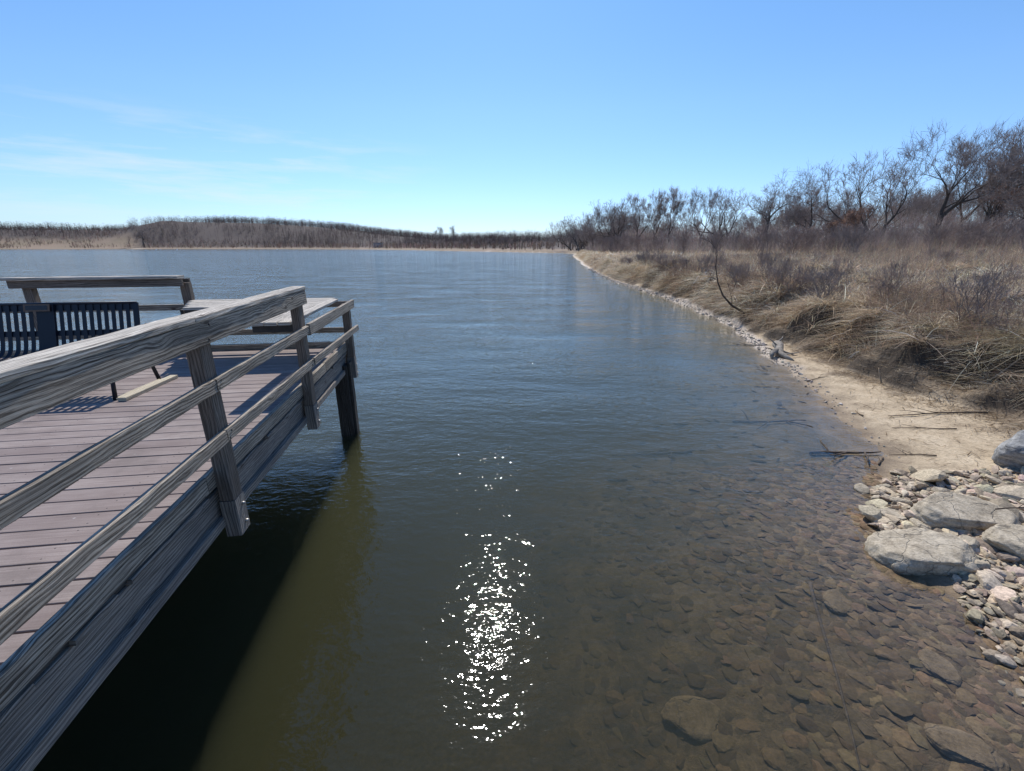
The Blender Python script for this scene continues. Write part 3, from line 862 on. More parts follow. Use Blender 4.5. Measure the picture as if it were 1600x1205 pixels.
# larger sunken rocks
for i, (x, y, s_, lab) in enumerate([(1.35, 2.3, .24, 'large brown rock lying under the water, farthest from the bank'), (3.25, 2.5, .16, 'flat tan rock submerged near the lower rubble edge'),
                               (2.9, 1.95, .20, 'submerged orange brown slab between two darker stones'), (3.0, 3.2, .18, 'rounded submerged rock left of the waterside boulder')]):
    o = boulder('sunken_rock', (x, y, gz(x, y) + .0), (s_, s_ * .7, s_ * .22), i * 1.3, 40 + i, M['silted'], [((0, 0, 1), .6)], lab)
    o['category'] = 'rock'

# ------------------------------------------------------------------ driftwood and sticks
def wander(p0, d0, L, n, wob, r):
    p = Vector(p0); d = Vector(d0).normalized(); pts = [p.copy()]
    for i in range(n):
        d = (d + Vector((r.uniform(-wob, wob), r.uniform(-wob, wob), r.uniform(-wob, wob) * .5))).normalized()
        p = p + d * (L / n); pts.append(p.copy())
    return pts
dw = empty('driftwood_stump', (7.62, 12.1, .10)); dw.scale = (.8, .8, .62)
tag(dw, 'bleached gnarled driftwood stump with roots reaching into the water', 'driftwood')
r = random.Random(4)
mb = MB()
tube(mb, [(.30, .75, .22), (.22, .55, .25), (.12, .30, .20), (.0, .05, .12), (-.12, -.2, .06), (-.08, -.5, .0), (-.02, -.85, -.1)], [.16, .19, .15, .13, .12, .09, .05], 9)
tube(mb, [(-.02, .08, .12), (-.25, -.1, .14), (-.42, -.25, .05), (-.5, -.42, -.1)], [.11, .12, .09, .04], 8)
mb.build('trunk', M['drift'], dw)
for (p0, d0, L_, r0) in (((-.1, -.1, .1), (-.7, .5, .4), .55, .045), ((.05, .3, .25), (-.6, .1, .5), .45, .04), ((-.1, -.3, .05), (.5, -.8, .1), .7, .045),
                         ((.1, .1, .1), (1, -.6, -.1), 1.0, .04), ((-.35, -.2, .1), (-.4, -.9, -.1), .45, .05), ((.2, .6, .3), (.8, .2, .4), .4, .05)):
    mb = MB(); pts = wander(p0, d0, L_, 5, .45, r)
    tube(mb, pts, [r0 * (1 - i / 7) for i in range(6)], 6)
    mb.build('root', M['drift'] if r.random() < .6 else M['darkstick'], dw)

stick_spots = [  # x, y, direction deg, length, radius, mat, label
    (6.8, 9.6, 25, .7, .010, 'darkstick', 'thin dark stick lying across the waterline past the sand'),
    (8.3, 7.1, 160, 1.6, .016, 'darkstick', 'long dark branch lying on the upper sand'),
    (8.0, 9.0, 100, .35, .018, 'palestem', 'short pale peg of wood sticking up from the litter'),
    (8.8, 8.6, -40, 1.1, .022, 'drift', 'forked bleached branch leaning on the bank foot'),
    (8.4, 6.1, -30, .7, .02, 'drift', 'bleached stick on the sand above the grey boulder'),
    (6.2, 5.75, 155, .6, .010, 'darkstick', 'thin brown stick between sand and rubble'),
    (6.4, 7.4, 95, .3, .014, 'palestem', 'small pale curved twig on the middle of the sand'),
    (7.3, 6.6, 170, .9, .010, 'darkstick', 'slender twig lying level on the sand'),
    (5.25, 5.6, 35, .35, .012, 'darkstick', 'dark stick in the shallow water by the rubble tip'),
    (8.0, 13.4, 150, 1.3, .02, 'drift', 'grey branch lying behind the driftwood stump'),
    (9.0, 8.0, -45, .9, .016, 'drift', 'thin bleached twig on the bank litter near the frame edge'),
    (5.1, 3.98, 5, .5, .008, 'darkstick', 'thin straight twig resting on the boulders')]
for i, (x, y, dg, L_, rr_, mt, lab) in enumerate(stick_spots):
    r = random.Random(100 + i)
    z = gz(x, y) + rr_ + .01
    if i == 11: z = .36
    d = Vector((math.cos(math.radians(dg)), math.sin(math.radians(dg)), .05 if i not in (2, 3) else (3 if i == 2 else .35)))
    pts = wander((0, 0, 0), d, L_, 7, .16, r)
    if i not in (2, 3, 11):
        pts = [Vector((p.x, p.y, gz(x + p.x, y + p.y) + rr_ + .006 - z)) for p in pts]
    mb = MB(); tube(mb, pts, [rr_ * (1 - k / 11) for k in range(8)], 6)
    for j in range(2):
        q = pts[3 + j]; dd = (pts[4 + j] - q).normalized() + Vector((r.uniform(-.7, .7), r.uniform(-.7, .7), .25))
        sub = wander(q, dd, L_ * .3, 3, .2, r); tube(mb, sub, [rr_ * .5, rr_ * .4, rr_ * .3, rr_ * .2], 5)
    o = mb.build('stick', M[mt], None, (x, y, z))
    tag(o, lab, 'stick')
# sunken branches
for i, (x, y, dg, L_, lab) in enumerate([(2.85, 3.4, -113, 1.9, 'long sunken stick pointing at the viewer below the flat stones'), (4.2, 7.7, -25, 1.2, 'dark sunken branch off the sandy beach'),
                                   (4.6, 6.1, -10, 1.0, 'short black waterlogged branch near the rubble tip'), (3.0, 6.6, 190, 1.3, 'black waterlogged branch farther out from the sand')]):
    r = random.Random(300 + i); z = gz(x, y) + .03
    pts = wander((0, 0, 0), (math.cos(math.radians(dg)), math.sin(math.radians(dg)), 0), L_, 8, .03 if i == 0 else .14, r)
    pts = [Vector((p.x, p.y, gz(x + p.x, y + p.y) + .04 - z)) for p in pts]
    mb = MB(); tube(mb, pts, [(.016 if i == 0 else .030) * (1 - k / 11) for k in range(9)], 6)
    for j in range(0 if i == 0 else 3):
        q = pts[2 + j * 2]; sub = wander(q, Vector((r.uniform(-1, 1), r.uniform(-1, 1), .05)), .45, 4, .2, r); tube(mb, sub, [.016, .014, .012, .01, .006], 5)
    o = mb.build('sunken_branch', M['darkstick'], None, (x, y, z)); tag(o, lab, 'branch')

# ------------------------------------------------------------------ grass (stuff)
def blades(P, D, L, W, droop, cols, segs=3):
    """P root (n,3), D lean direction (n,3) unit-ish, L length, W width, droop amount -> ribbon quads"""
    n = len(P); ts = np.linspace(0, 1, segs + 1)
    side = np.cross(D, np.array([0, 0, 1.0])); nl = np.linalg.norm(side, axis=1, keepdims=True); side = side / np.maximum(nl, 1e-6)
    a = RNG.uniform(0, PI, (n, 1)); side = side * np.cos(a) + np.cross(side, D) * np.sin(a) * .5
    hor = D.copy(); hor[:, 2] = 0
    V_ = np.empty((n, segs + 1, 2, 3))
    for i, t in enumerate(ts):
        c = P + D * (L * t)[:, None] + hor * (L * droop * t * t * .55)[:, None]
        c[:, 2] -= L * droop * t * t * .75
        w = (W * (1 - .8 * t))[:, None] * .5
        V_[:, i, 0] = c - side * w; V_[:, i, 1] = c + side * w
    V_ = V_.reshape(-1, 3)
    base = np.arange(n)[:, None] * (2 * (segs + 1)); q = []
    for i in range(segs):
        q.append(np.stack([base + 2 * i, base + 2 * i + 1, base + 2 * i + 3, base + 2 * i + 2], -1))
    F_ = np.concatenate(q, 1).reshape(-1, 4)
    C_ = np.repeat(cols, 2 * (segs + 1), axis=0)
    return V_, F_, C_

def grass_region(nclump, per, x0, x1, y0, y1, cond, Lr, Wr, rad, draped=False, base=(.33, .25, .15), seed=0, upright=.9):
    c = scatter(nclump, cond, x0, x1, y0, y1)
    n = nclump * per
    idx = np.repeat(np.arange(nclump), per)
    ang = RNG.uniform(0, 2 * PI, n); rr = np.abs(RNG.normal(0, 1, n)) * rad
    P = c[idx].copy(); P[:, 0] += np.cos(ang) * rr; P[:, 1] += np.sin(ang) * rr
    P[:, 2] = ground(P[:, 0], P[:, 1])[0] - .02
    cd = RNG.normal(0, .35, (nclump, 2))
    e = .3
    if draped:
        s1 = shore_sd(c[:, 0] + e, c[:, 1]); s2 = shore_sd(c[:, 0], c[:, 1] + e); s0 = shore_sd(c[:, 0], c[:, 1])
        g_ = np.stack([s1 - s0, s2 - s0], 1) / e
        cd = cd * 1.7 - g_ * .28
    D = np.zeros((n, 3)); D[:, 0] = np.cos(ang) * .38 + cd[idx, 0]; D[:, 1] = np.sin(ang) * .38 + cd[idx, 1]
    D[:, 2] = RNG.uniform(.5, 1.1, n) * upright
    D += RNG.normal(0, .45, (n, 3)) * np.array([1, 1, .6]); D /= np.linalg.norm(D, axis=1, keepdims=True)
    cl = RNG.uniform(.7, 1.3, nclump)
    L = RNG.uniform(Lr[0], Lr[1], n) * cl[idx]
    W = RNG.uniform(Wr[0], Wr[1], n) ** 1.0 * (np.clip(P[:, 1] / 10, .8, 2.0) if y1 <= 30 else 1.0) * np.where(RNG.uniform(size=n) < .12, 1.8, 1.0)
    dr = RNG.uniform(.3, 1.0, n) * (1.1 if draped else .7)
    pal = np.array([(.40, .31, .205), (.58, .48, .34), (.24, .175, .12), (.44, .30, .20), (.33, .285, .175), (.68, .59, .46), (.30, .22, .165)])
    big = fbm(c[:, 0] * .25, c[:, 1] * .25, 71, 3)
    ci = (big * 9 + RNG.uniform(0, 2.2, nclump)).astype(int) % len(pal)
    cols = pal[ci][idx] * RNG.uniform(.3, 1.5, (n, 1)) * cl[idx][:, None] ** .3
    pal2 = pal[RNG.integers(0, len(pal), n)]
    cols = cols * .6 + pal2 * .4 * RNG.uniform(.3, 1.7, (n, 1))
    cols = cols * (1.35 if draped else 1.5)
    return blades(P, D, L, W, dr, np.clip(cols, 0.02, .8))

def merge(parts):
    off = 0; Vs, Fs, Cs = [], [], []
    for (v, f, c) in parts:
        Vs.append(v); Fs.append(f + off); Cs.append(c); off += len(v)
    return np.concatenate(Vs), np.concatenate(Fs), np.concatenate(Cs)

on_bank = lambda x, y, s: (fbm(x * 1.1, y * 1.1, 77, 2) > .33) & (s > beach_w(y) + .35) & (s < beach_w(y) + 2.3)
top = lambda x, y, s: (s > beach_w(y) + 1.6)
parts = [
    grass_region(2000, 24, 5, 16, 5.0, 26, on_bank, (.3, .8), (.008, .018), .07, True),
    grass_region(2600, 28, 8, 30, 4.0, 28, lambda x, y, s: top(x, y, s) & (x < 6 + y * 1.35), (.25, .62), (.008, .017), .11, False),
    grass_region(1500, 30, 9, 14, 26, 60, on_bank, (.5, 1.0), (.014, .026), .2, True),
    grass_region(2600, 22, 9, 60, 26, 60, top, (.4, .9), (.016, .03), .25, False),
    grass_region(1500, 18, 9, 30, 60, 190, on_bank, (.6, 1.2), (.04, .07), .35, True),
    grass_region(3600, 14, 12, 80, 58, 190, top, (.5, 1.1), (.04, .08), .4, False),
]
V_, F_, C_ = merge(parts)
o = np_mesh('dry_grass', V_, F_, M['grass'], C_)
tag(o, 'tangled dry tan grass covering the bank and the meadow behind', 'grass', kind='stuff')
# litter of broken stems at the bank foot and on the sand
c = scatter(15000, lambda x, y, s: (s > .35) & (s < beach_w(y) + .9) & (RNG.uniform(size=x.shape) < .08 + .92 * smooth01(s, beach_w(y) * .48, beach_w(y) * .8)) & ~in_poly(x, y, SPIT), 4, 16, 4.5, 26)
n = len(c); a = RNG.uniform(0, 2 * PI, n)
D = np.stack([np.cos(a), np.sin(a), RNG.uniform(0, .22, n)], 1)
c[:, 2] += .012
pal = np.array([(.42, .33, .22), (.17, .12, .08), (.26, .18, .11), (.6, .52, .4)])
V_, F_, C_ = blades(c, D, RNG.uniform(.04, .26, n), RNG.uniform(.006, .014, n), np.full(n, .05), pal[RNG.integers(0, 4, n)] * RNG.uniform(.6, 1.2, (n, 1)), 2)
o = np_mesh('stem_litter', V_, F_, M['grass'], C_)
tag(o, 'broken dry stems littering the sand at the bank foot', 'litter', kind='stuff')

# ------------------------------------------------------------------ woody plants
def grow(segs, p, d, L, r, depth, maxd, rnd, upb=.12, spread=.55, wob=.16, ratio=.68, kids=(2, 3), minr=.004):
    """recursive branching; segs gets (points, radii, depth)"""
    n = 4 if depth < 2 else 3
    pts = [p.copy()]; rad = [r]; q = p.copy(); dd = d.copy()
    r1 = max(r * (.62 if depth else .72), minr)
    for i in range(n):
        dd = (dd + Vector((rnd.gauss(0, wob), rnd.gauss(0, wob), rnd.gauss(0, wob) + upb * .4))).normalized()
        q = q + dd * (L / n); pts.append(q.copy()); rad.append(r + (r1 - r) * (i + 1) / n)
    segs.append((pts, rad, depth))
    if depth >= maxd: return
    k = rnd.randint(*kids)
    az0 = rnd.uniform(0, 2 * PI)
    for j in range(k):
        az = az0 + 2 * PI * j / k + rnd.gauss(0, .4)
        a_ = dd.orthogonal().normalized(); b2 = dd.cross(a_)
        sp = spread * rnd.uniform(.6, 1.25)
        nd = (dd * math.cos(sp) + (a_ * math.cos(az) + b2 * math.sin(az)) * math.sin(sp) + Vector((0, 0, upb))).normalized()
        grow(segs, q, nd, L * ratio * rnd.uniform(.75, 1.2), r1 * (.82 if k == 2 else .7), depth + 1, maxd, rnd, upb, spread, wob, ratio, kids, minr)
    # side shoots
    if depth >= 1:
        for i in (1, 2) if n > 2 else (1,):
            if rnd.random() < .75:
                a_ = dd.orthogonal().normalized(); b2 = dd.cross(a_); az = rnd.uniform(0, 2 * PI)
                nd = (dd * .6 + (a_ * math.cos(az) + b2 * math.sin(az)) * .8 + Vector((0, 0, upb))).normalized()
                grow(segs, pts[i + 1 if i + 1 < len(pts) else i], nd, L * ratio * .7, rad[i] * .45, min(depth + 2, maxd), maxd, rnd, upb, spread, wob, ratio, kids, minr)

def tree_meshes(seed, H, trunkL, r0, maxd=6, spread=.5, upb=.14, ratio=.72, kids=(2, 3), lean=(0, 0), wob=.13, minr=.008, stems=1):
    rnd = random.Random(seed); segs = []
    for s_ in range(stems):
        d = Vector((lean[0] + rnd.gauss(0, .04 if stems == 1 else .3), lean[1] + rnd.gauss(0, .04 if stems == 1 else .3), 1)).normalized()
        grow(segs, Vector((rnd.uniform(-.2, .2) * (stems > 1), rnd.uniform(-.2, .2) * (stems > 1), -.3)), d, trunkL, r0 if s_ == 0 else r0 * .8, 0, maxd, rnd, upb, spread, wob, ratio, kids, minr)
    zmax = max(p.z for s in segs for p in s[0])
    k = H / zmax
    tr, cr = MB(), MB()
    for pts, rad, dep in segs:
        pts = [p * k for p in pts]
        rad = [max(x * k, minr) for x in rad]
        if dep <= 3: tube(tr, pts, rad, 7 if dep <= 1 else 5, cap=False)
        elif dep <= 3: tube(cr, pts, rad, 4, cap=False)
        else: tube(cr, pts, rad, 3, cap=False, smooth=False)
        if dep >= maxd - 1:
            for q in range(2):
                b0 = pts[rnd.randrange(1, len(pts))]
                dd = (pts[-1] - pts[-2]).normalized() + Vector((rnd.gauss(0, .5), rnd.gauss(0, .5), rnd.gauss(.15, .4)))
                dd = dd.normalized() * rnd.uniform(.4, 1.1); sd_ = dd.orthogonal().normalized() * .0075
                m_ = b0 + dd * .55 + Vector((rnd.gauss(0, .05), rnd.gauss(0, .05), rnd.gauss(0, .05)))
                cr.add([b0 - sd_, b0 + sd_, m_ + sd_ * .7, m_ - sd_ * .7, b0 + dd], [(0, 1, 2, 3), (3, 2, 4)])
    return tr, cr

def mesh_only(mb, name, mat):
    o = mb.build(name, mat); me = o.data; bpy.data.objects.remove(o); return me

PROTO = []
for i, kw in enumerate([
    dict(seed=1, H=16, trunkL=3.4, r0=.42, maxd=7, spread=.52, upb=.10, ratio=.76),
    dict(seed=7, H=16, trunkL=3.0, r0=.38, maxd=7, spread=.62, upb=.06, ratio=.78, wob=.17),
    dict(seed=12, H=15, trunkL=3.6, r0=.26, maxd=7, spread=.42, upb=.18, ratio=.76),
    dict(seed=21, H=15, trunkL=4.4, r0=.24, maxd=7, spread=.36, upb=.22, ratio=.74),
    dict(seed=33, H=14, trunkL=2.8, r0=.28, maxd=7, spread=.5, upb=.13, ratio=.78, stems=2, kids=(2, 2)),
    dict(seed=45, H=17, trunkL=2.6, r0=.40, maxd=7, spread=.48, upb=.15, ratio=.80, stems=2, wob=.15),
]):
    tr, cr = tree_meshes(**kw, minr=.014) if 'minr' not in kw else tree_meshes(**kw)
    PROTO.append((mesh_only(tr, 'trunk', M['bark']), mesh_only(cr, 'crown', M['twigbark'])))

def place_tree(pi, x, y, H, rz, label, group=None, name='bare_tree'):
    base = 16 if pi in (0, 1) else (15 if pi in (2, 3) else (14 if pi == 4 else 17))
    k = H / base
    t = empty(name, (x, y, gz(x, y) - .1), rz); t.scale = (k, k, k)
    tag(t, label, 'tree', group)
    for nm, me in (('trunk', PROTO[pi][0]), ('crown', PROTO[pi][1])):
        o = bpy.data.objects.new(nm, me); link(o, t)
    return t
# px (of the 1600 wide photograph) and distance -> a standing place on the ground
F_PX = 681.0; TH = math.radians(17.73)
def place(px, Y): return (px - 800) / F_PX * (Y * math.cos(TH) + .0 * Y) * 1.0 + 0.0, Y
def xat(px, Y):   # lateral position of a point near eye level at distance Y
    return (px - 800) / F_PX * Y * math.cos(TH)
def hgt(py, Y):   # height above the ground datum of a point seen at row py at distance Y
    t = math.atan((602.5 - py) / F_PX) - TH
    return 3.0 + math.tan(t) * Y
trees = [  # px, distance, top row, prototype, label
    (1530, 58, 193, 5, 'tallest bare tree with several limbs fanning out, at the right of the treeline'),
    (1450, 60, 207, 0, 'broad bare tree just left of the tallest one, trunk dark and forked'),
    (1588, 50, 215, 1, 'bare tree cut by the right edge with heavy sideways limbs'),
    (1492, 66, 212, 2, 'bare tree standing behind the gap between the two tallest trees'),
    (1383, 64, 243, 4, 'medium bare tree with a twin trunk left of the tall pair'),
    (1266, 70, 262, 1, 'wide spreading bare tree standing clear with a low rounded crown'),
    (1322, 76, 290, 4, 'low bare tree in the dip between the wide crown and the tall pair'),
    (1190, 76, 277, 0, 'upright bare tree left of the wide spreading one'),
    (1228, 84, 300, 2, 'narrow bare tree between the upright and the wide spreading tree'),
    (1140, 92, 301, 4, 'bushy bare tree in the middle of the treeline'),
    (1092, 98, 296, 2, 'vase shaped bare tree with tall straight stems'),
    (1045, 104, 299, 3, 'slim bare tree with a small round head above its neighbours'),
    (1018, 112, 303, 3, 'very thin bare tree beside the slim round headed one'),
    (992, 112, 305, 2, 'bare tree with a pointed crown at the far third of the treeline'),
    (972, 120, 314, 4, 'twin stemmed bare tree right of the far leaning one'),
    (948, 128, 322, 2, 'bare tree in the far treeline with dense upper twigs'),
    (926, 136, 330, 1, 'leaning dark bare tree near the far end of the treeline'),
    (908, 150, 336, 4, 'low rounded bare tree near the far end of the treeline'),
    (893, 216, 346, 4, 'last bare tree at the tip of the treeline')]
for i, (px, Y, top_, pi, lab) in enumerate(trees):
    x = xat(px, Y); z0 = gz(x, Y)
    place_tree(pi, x, Y, (hgt(top_, Y) - z0) * 1.10, i * 1.37, lab)
# second row: many similar bare trees behind
rnd = random.Random(77)
GL = 'slender bare tree filling the treeline behind the larger ones'
for i in range(76):
    t = rnd.random() ** .8
    px = 1640 - t * 760 + rnd.uniform(-8, 8)
    Y = np.interp(px, [880, 905, 920, 1000, 1100, 1200, 1400, 1640], [228, 205, 165, 128, 112, 96, 82, 74]) + rnd.uniform(-4, 16)
    toprow = np.interp(px, [880, 920, 1000, 1100, 1200, 1300, 1400, 1500, 1640], [352, 344, 330, 326, 314, 310, 294, 278, 274]) + rnd.uniform(-8, 22)
    x = xat(px, Y); z0 = gz(x, Y)
    if z0 < .6: continue
    place_tree(rnd.choice((0, 2, 2, 3, 4, 4)), x, Y, max(4, hgt(toprow, Y) - z0), rnd.uniform(0, 6), GL, 'slender bare trees behind the front row')

# shrubs
SPROTO = []
for i in range(4):
    rnd_ = random.Random(500 + i); segs = []
    for s_ in range(11):
        a_ = rnd_.uniform(0, 2 * PI)
        d = Vector((math.cos(a_) * rnd_.uniform(.1, .55), math.sin(a_) * rnd_.uniform(.1, .55), 1)).normalized()
        grow(segs, Vector((rnd_.uniform(-.25, .25), rnd_.uniform(-.25, .25), -.05)), d, .75, .016, 1, 4, rnd_, .1, .4, .12, .68, (2, 3), .005)
    zm = max(p.z for s in segs for p in s[0]); mbs = MB()
    for pts, rad, dep in segs:
        tube(mbs, [p * (2.0 / zm) for p in pts], [max(x, .005) for x in rad], 3, cap=False, smooth=False)
    SPROTO.append([mesh_only(mbs, 'shrub_stems', m_) for m_ in (M['redtwig'], M['twigbark'])])
def place_shrub(pi, x, y, H, rz, lab, group=None, red=0):
    o = bpy.data.objects.new('bare_shrub', SPROTO[pi][red]); o.location = (x, y, gz(x, y)); k = H / 2
    o.scale = (k * 1.15, k * 1.15, k); o.rotation_euler = (0, 0, rz); link(o); tag(o, lab, 'shrub', group); return o
rnd = random.Random(9)
for i in range(110):
    px = rnd.uniform(925, 1640); Y = np.interp(px, [925, 1000, 1100, 1250, 1640], [120, 80, 62, 46, 38]) + rnd.uniform(-6, 26)
    x = xat(px, Y)
    if shore_sd(np.array([x]), np.array([Y]))[0] < 5: continue
    place_shrub(rnd.randrange(4), x, Y, rnd.uniform(2.0, 3.6) * (1 + (Y - 40) * .004), rnd.uniform(0, 6), 'reddish bare shrub in the thicket in front of the trees', 'reddish thicket shrubs', 0 if rnd.random() < .65 else 1)
for i in range(60):
    x = rnd.uniform(9, 32); y = rnd.uniform(8, 40)
    s = shore_sd(np.array([x]), np.array([y]))[0]
    if s < beach_w(y) + 1.4 or x > 5 + y * 1.3: continue
    place_shrub(rnd.randrange(4), x, y, rnd.uniform(.6, 1.5), rnd.uniform(0, 6), 'thin leafless bush standing in the dry meadow grass', 'thin meadow bushes', rnd.randrange(2))
for i in range(46):
    y = rnd.uniform(7, 46); xs_ = np.linspace(4, 24, 200); sd = shore_sd(xs_, np.full(200, y)); x = float(xs_[np.argmin(np.abs(sd - beach_w(y) - rnd.uniform(.9, 2.6)))])
    place_shrub(rnd.randrange(4), x, y, rnd.uniform(.5, 1.15) * (1 + y * .008), rnd.uniform(0, 6), 'low brown bush slumping over the bank edge', 'low bushes along the bank edge', rnd.randrange(2))
# leaning sapling over the bank
mb = MB(); st = MB()
rr_ = random.Random(6)
segs = [([Vector((.05, 0, -.2)), Vector((-.12, .02, .18)), Vector((-.55, .1, .42)), Vector((-.95, .1, .80)), Vector((-1.2, .15, 1.3)), Vector((-1.35, .2, 1.9))], [.06, .052, .042, .032, .024, .016], 0)]
for p, d, L_ in (((-1.35, .2, 1.9), (-.15, 0, 1), .8), ((-.55, .1, .42), (-.3, .1, .9), .55)):
    grow(segs, Vector(p), Vector(d).normalized(), L_ * .8, .013, 1, 3, rr_, .1, .4, .12, .7, (2, 2), .005)
sap = empty('leaning_sapling', (9.15, 17.1, gz(9.15, 17.1))); tag(sap, 'crooked dark sapling leaning out over the bank', 'tree')
for pts, rad, dep in segs:
    tube(st if dep == 0 else mb, pts, [max(x, .006) for x in rad], 7 if dep == 0 else 4, cap=False)
st.build('trunk', M['darkstick'], sap); mb.build('crown', M['darkstick'], sap)

# rusty-leaved young oaks
def leafy(name, x, y, H, W, seed, lab):
    r_ = np.random.default_rng(seed); t = empty(name, (x, y, gz(x, y))); tag(t, lab, 'tree')
    rn = random.Random(seed); segs = []
    grow(segs, Vector((0, 0, -.2)), Vector((0, 0, 1)), H * .34, .09, 0, 4, rn, .12, .6, .14, .72, (2, 3), .01)
    zm = max(p.z for s in segs for p in s[0]); k = H / zm
    tr, cr = MB(), MB(); tips = []
    for pts, rad, dep in segs:
        pts = [p * k for p in pts]
        tube(tr if dep == 0 else cr, pts, [max(q * k, .012) for q in rad], 5, cap=False)
        if dep >= 2: tips += pts[1:]
    tr.build('trunk', M['bark'], t); cr.build('crown', M['twigbark'], t)
    T = np.array([tuple(p) for p in tips]); n = 2600
    c = T[r_.integers(0, len(T), n)] + r_.normal(0, .22, (n, 3))
    a = r_.normal(size=(n, 3)); a /= np.linalg.norm(a, axis=1, keepdims=True); b = np.cross(a, r_.normal(size=(n, 3))); b /= np.linalg.norm(b, axis=1, keepdims=True)
    s = r_.uniform(.05, .11, (n, 1))
    V_ = np.stack([c - a * s, c - b * s * .6, c + a * s, c + b * s * .6], 1).reshape(-1, 3)
    F_ = np.arange(n * 4).reshape(-1, 4)
    np_mesh('leaves', V_, F_, M['rustleaf'], None, t)
for i, (px, Y, H, lab) in enumerate([(1335, 58, 5.6, 'young tree still holding rusty dead leaves below the dip in the treeline'), (1565, 52, 7.0, 'rusty leaved young tree in front of the tall pair at the right'),
                               (1300, 64, 4.4, 'lower clump of rusty leaves left of the other two leafy young trees')]):
    leafy('young_oak', xat(px, Y), Y, H, 3, 600 + i, lab)

# thicket mass at the foot of the trees (nobody could count it)
def twig_mass(name, n, pos_fn, Hr, W, base, lab, cat):
    P, Hs = pos_fn(n)
    a = RNG.normal(0, .28, (n, 2)); D = np.stack([a[:, 0], a[:, 1], np.ones(n)], 1); D /= np.linalg.norm(D, axis=1, keepdims=True)
    cols = np.array(base)[None] * RNG.uniform(.5, 1.5, (n, 1)) * (1 + RNG.normal(0, .08, (n, 3)))
    V_, F_, C_ = blades(P, D, Hs, W(P, n), RNG.uniform(0, .35, n), np.clip(cols, .01, .8), 2)
    o = np_mesh(name, V_, F_, M['twig'], C_); tag(o, lab, cat, kind='stuff'); return o
def thicket_pos(n):
    px = RNG.uniform(900, 1660, n); Y = np.interp(px, [900, 925, 1000, 1100, 1250, 1400, 1660], [150, 118, 84, 66, 52, 46, 42]) + RNG.uniform(0, 1, n) ** 1.3 * np.interp(px, [900, 1660], [40, 34])
    x = (px - 800) / F_PX * Y * math.cos(TH)
    z, s = ground(x, Y); ok = s > 4
    x, Y, z = x[ok], Y[ok], z[ok]
    dens = fbm(x * .22, Y * .22, 91, 3)
    H = (1.0 + dens * 3.8) * RNG.uniform(.35, 1.0, len(x))
    P = np.stack([x, Y, z + RNG.uniform(0, .9, len(x)) * H * .7], 1)
    k = n - len(P)
    if k > 0: P = np.concatenate([P, P[:k]]); H = np.concatenate([H, H[:k]])
    return P, H * .55
twig_mass('thicket', 70000, thicket_pos, None, lambda P, n: RNG.uniform(.010, .022, n) * P[:, 1] / 60, (.40, .33, .285), 'dense reddish brown thicket along the foot of the treeline', 'thicket')
def under_pos(n):
    px = RNG.uniform(885, 1680, n); Y = np.interp(px, [885, 925, 1000, 1100, 1250, 1400, 1680], [175, 140, 112, 92, 72, 62, 54]) + RNG.uniform(0, 22, n)
    x = (px - 800) / F_PX * Y * math.cos(TH)
    z, s = ground(x, Y); ok = s > 5
    x, Y, z = x[ok], Y[ok], z[ok]
    H = (1.8 + fbm(x * .12, Y * .12, 191, 3) * 5.0)
    P = np.stack([x, Y, z + RNG.uniform(0, .85, len(x)) * H], 1)
    k = n - len(P)
    if k > 0: P = np.concatenate([P, P[:k]]); H = np.concatenate([H, H[:k]])
    return P, H * RNG.uniform(.15, .35, len(H))
twig_mass('undergrowth', 90000, under_pos, None, lambda P, n: RNG.uniform(.012, .026, n) * P[:, 1] / 70, (.42, .34, .30), 'tangled greyish brown undergrowth filling the wood between the tree trunks', 'undergrowth')
# dry forbs sticking out of the near meadow
def brush_mass(name, n, cond, x0, x1, y0, y1, Lr, W, base, lab, cat, vert=.5):
    c = scatter(n, cond, x0, x1, y0, y1)
    D = RNG.normal(0, 1, (n, 3)); D[:, 2] = np.abs(D[:, 2]) * vert + .05; D /= np.linalg.norm(D, axis=1, keepdims=True)
    c[:, 2] += RNG.uniform(0, 1, n) ** 2 * .45
    cols = np.array(base)[None] * RNG.uniform(.35, 1.6, (n, 1)) * (1 + RNG.normal(0, .07, (n, 3)))
    V_, F_, C_ = blades(c, D, RNG.uniform(*Lr, n), W * RNG.uniform(.7, 1.5, n) * np.maximum(c[:, 1] / 14, .8), RNG.uniform(-.2, .6, n), np.clip(cols, .01, .8), 3)
    o = np_mesh(name, V_, F_, M['twig'], C_); tag(o, lab, cat, kind='stuff')
brush_mass('bramble', 34000, lambda x, y, s: (s > beach_w(y) + .3) & (s < beach_w(y) + 3.5) & (fbm(x * .7, y * .7, 131, 3) > .46), 5, 18, 5, 34, (.25, .85), .008, (.27, .195, .14), 'matted brown brambles and dead stems tangled over the bank edge', 'brambles')
brush_mass('matted_stems', 26000, lambda x, y, s: (s > beach_w(y) + 1.5) & (x < 7 + y * 1.35) & (fbm(x * .45, y * .45, 133, 3) > .45), 8, 40, 5, 44, (.25, .8), .008, (.42, .33, .24), 'flattened broken stems lying through the meadow grass', 'stems', .8)
def forb_pos(n):
    c = scatter(n, lambda x, y, s: (s > beach_w(y) + 1.3) & (x < 7 + y * 1.35) & (fbm(x * .5, y * .5, 95, 2) > .42), 8, 45, 5, 48)
    return c, RNG.uniform(.5, 1.25, n) * (1 + .6 * (fbm(c[:, 0] * .3, c[:, 1] * .3, 99, 2) > .52))
twig_mass('dry_forbs', 22000, forb_pos, None, lambda P, n: RNG.uniform(.005, .009, n) * np.maximum(P[:, 1] / 16, 1), (.40, .30, .22), 'thin dry flower stalks standing out of the meadow grass', 'stalks')

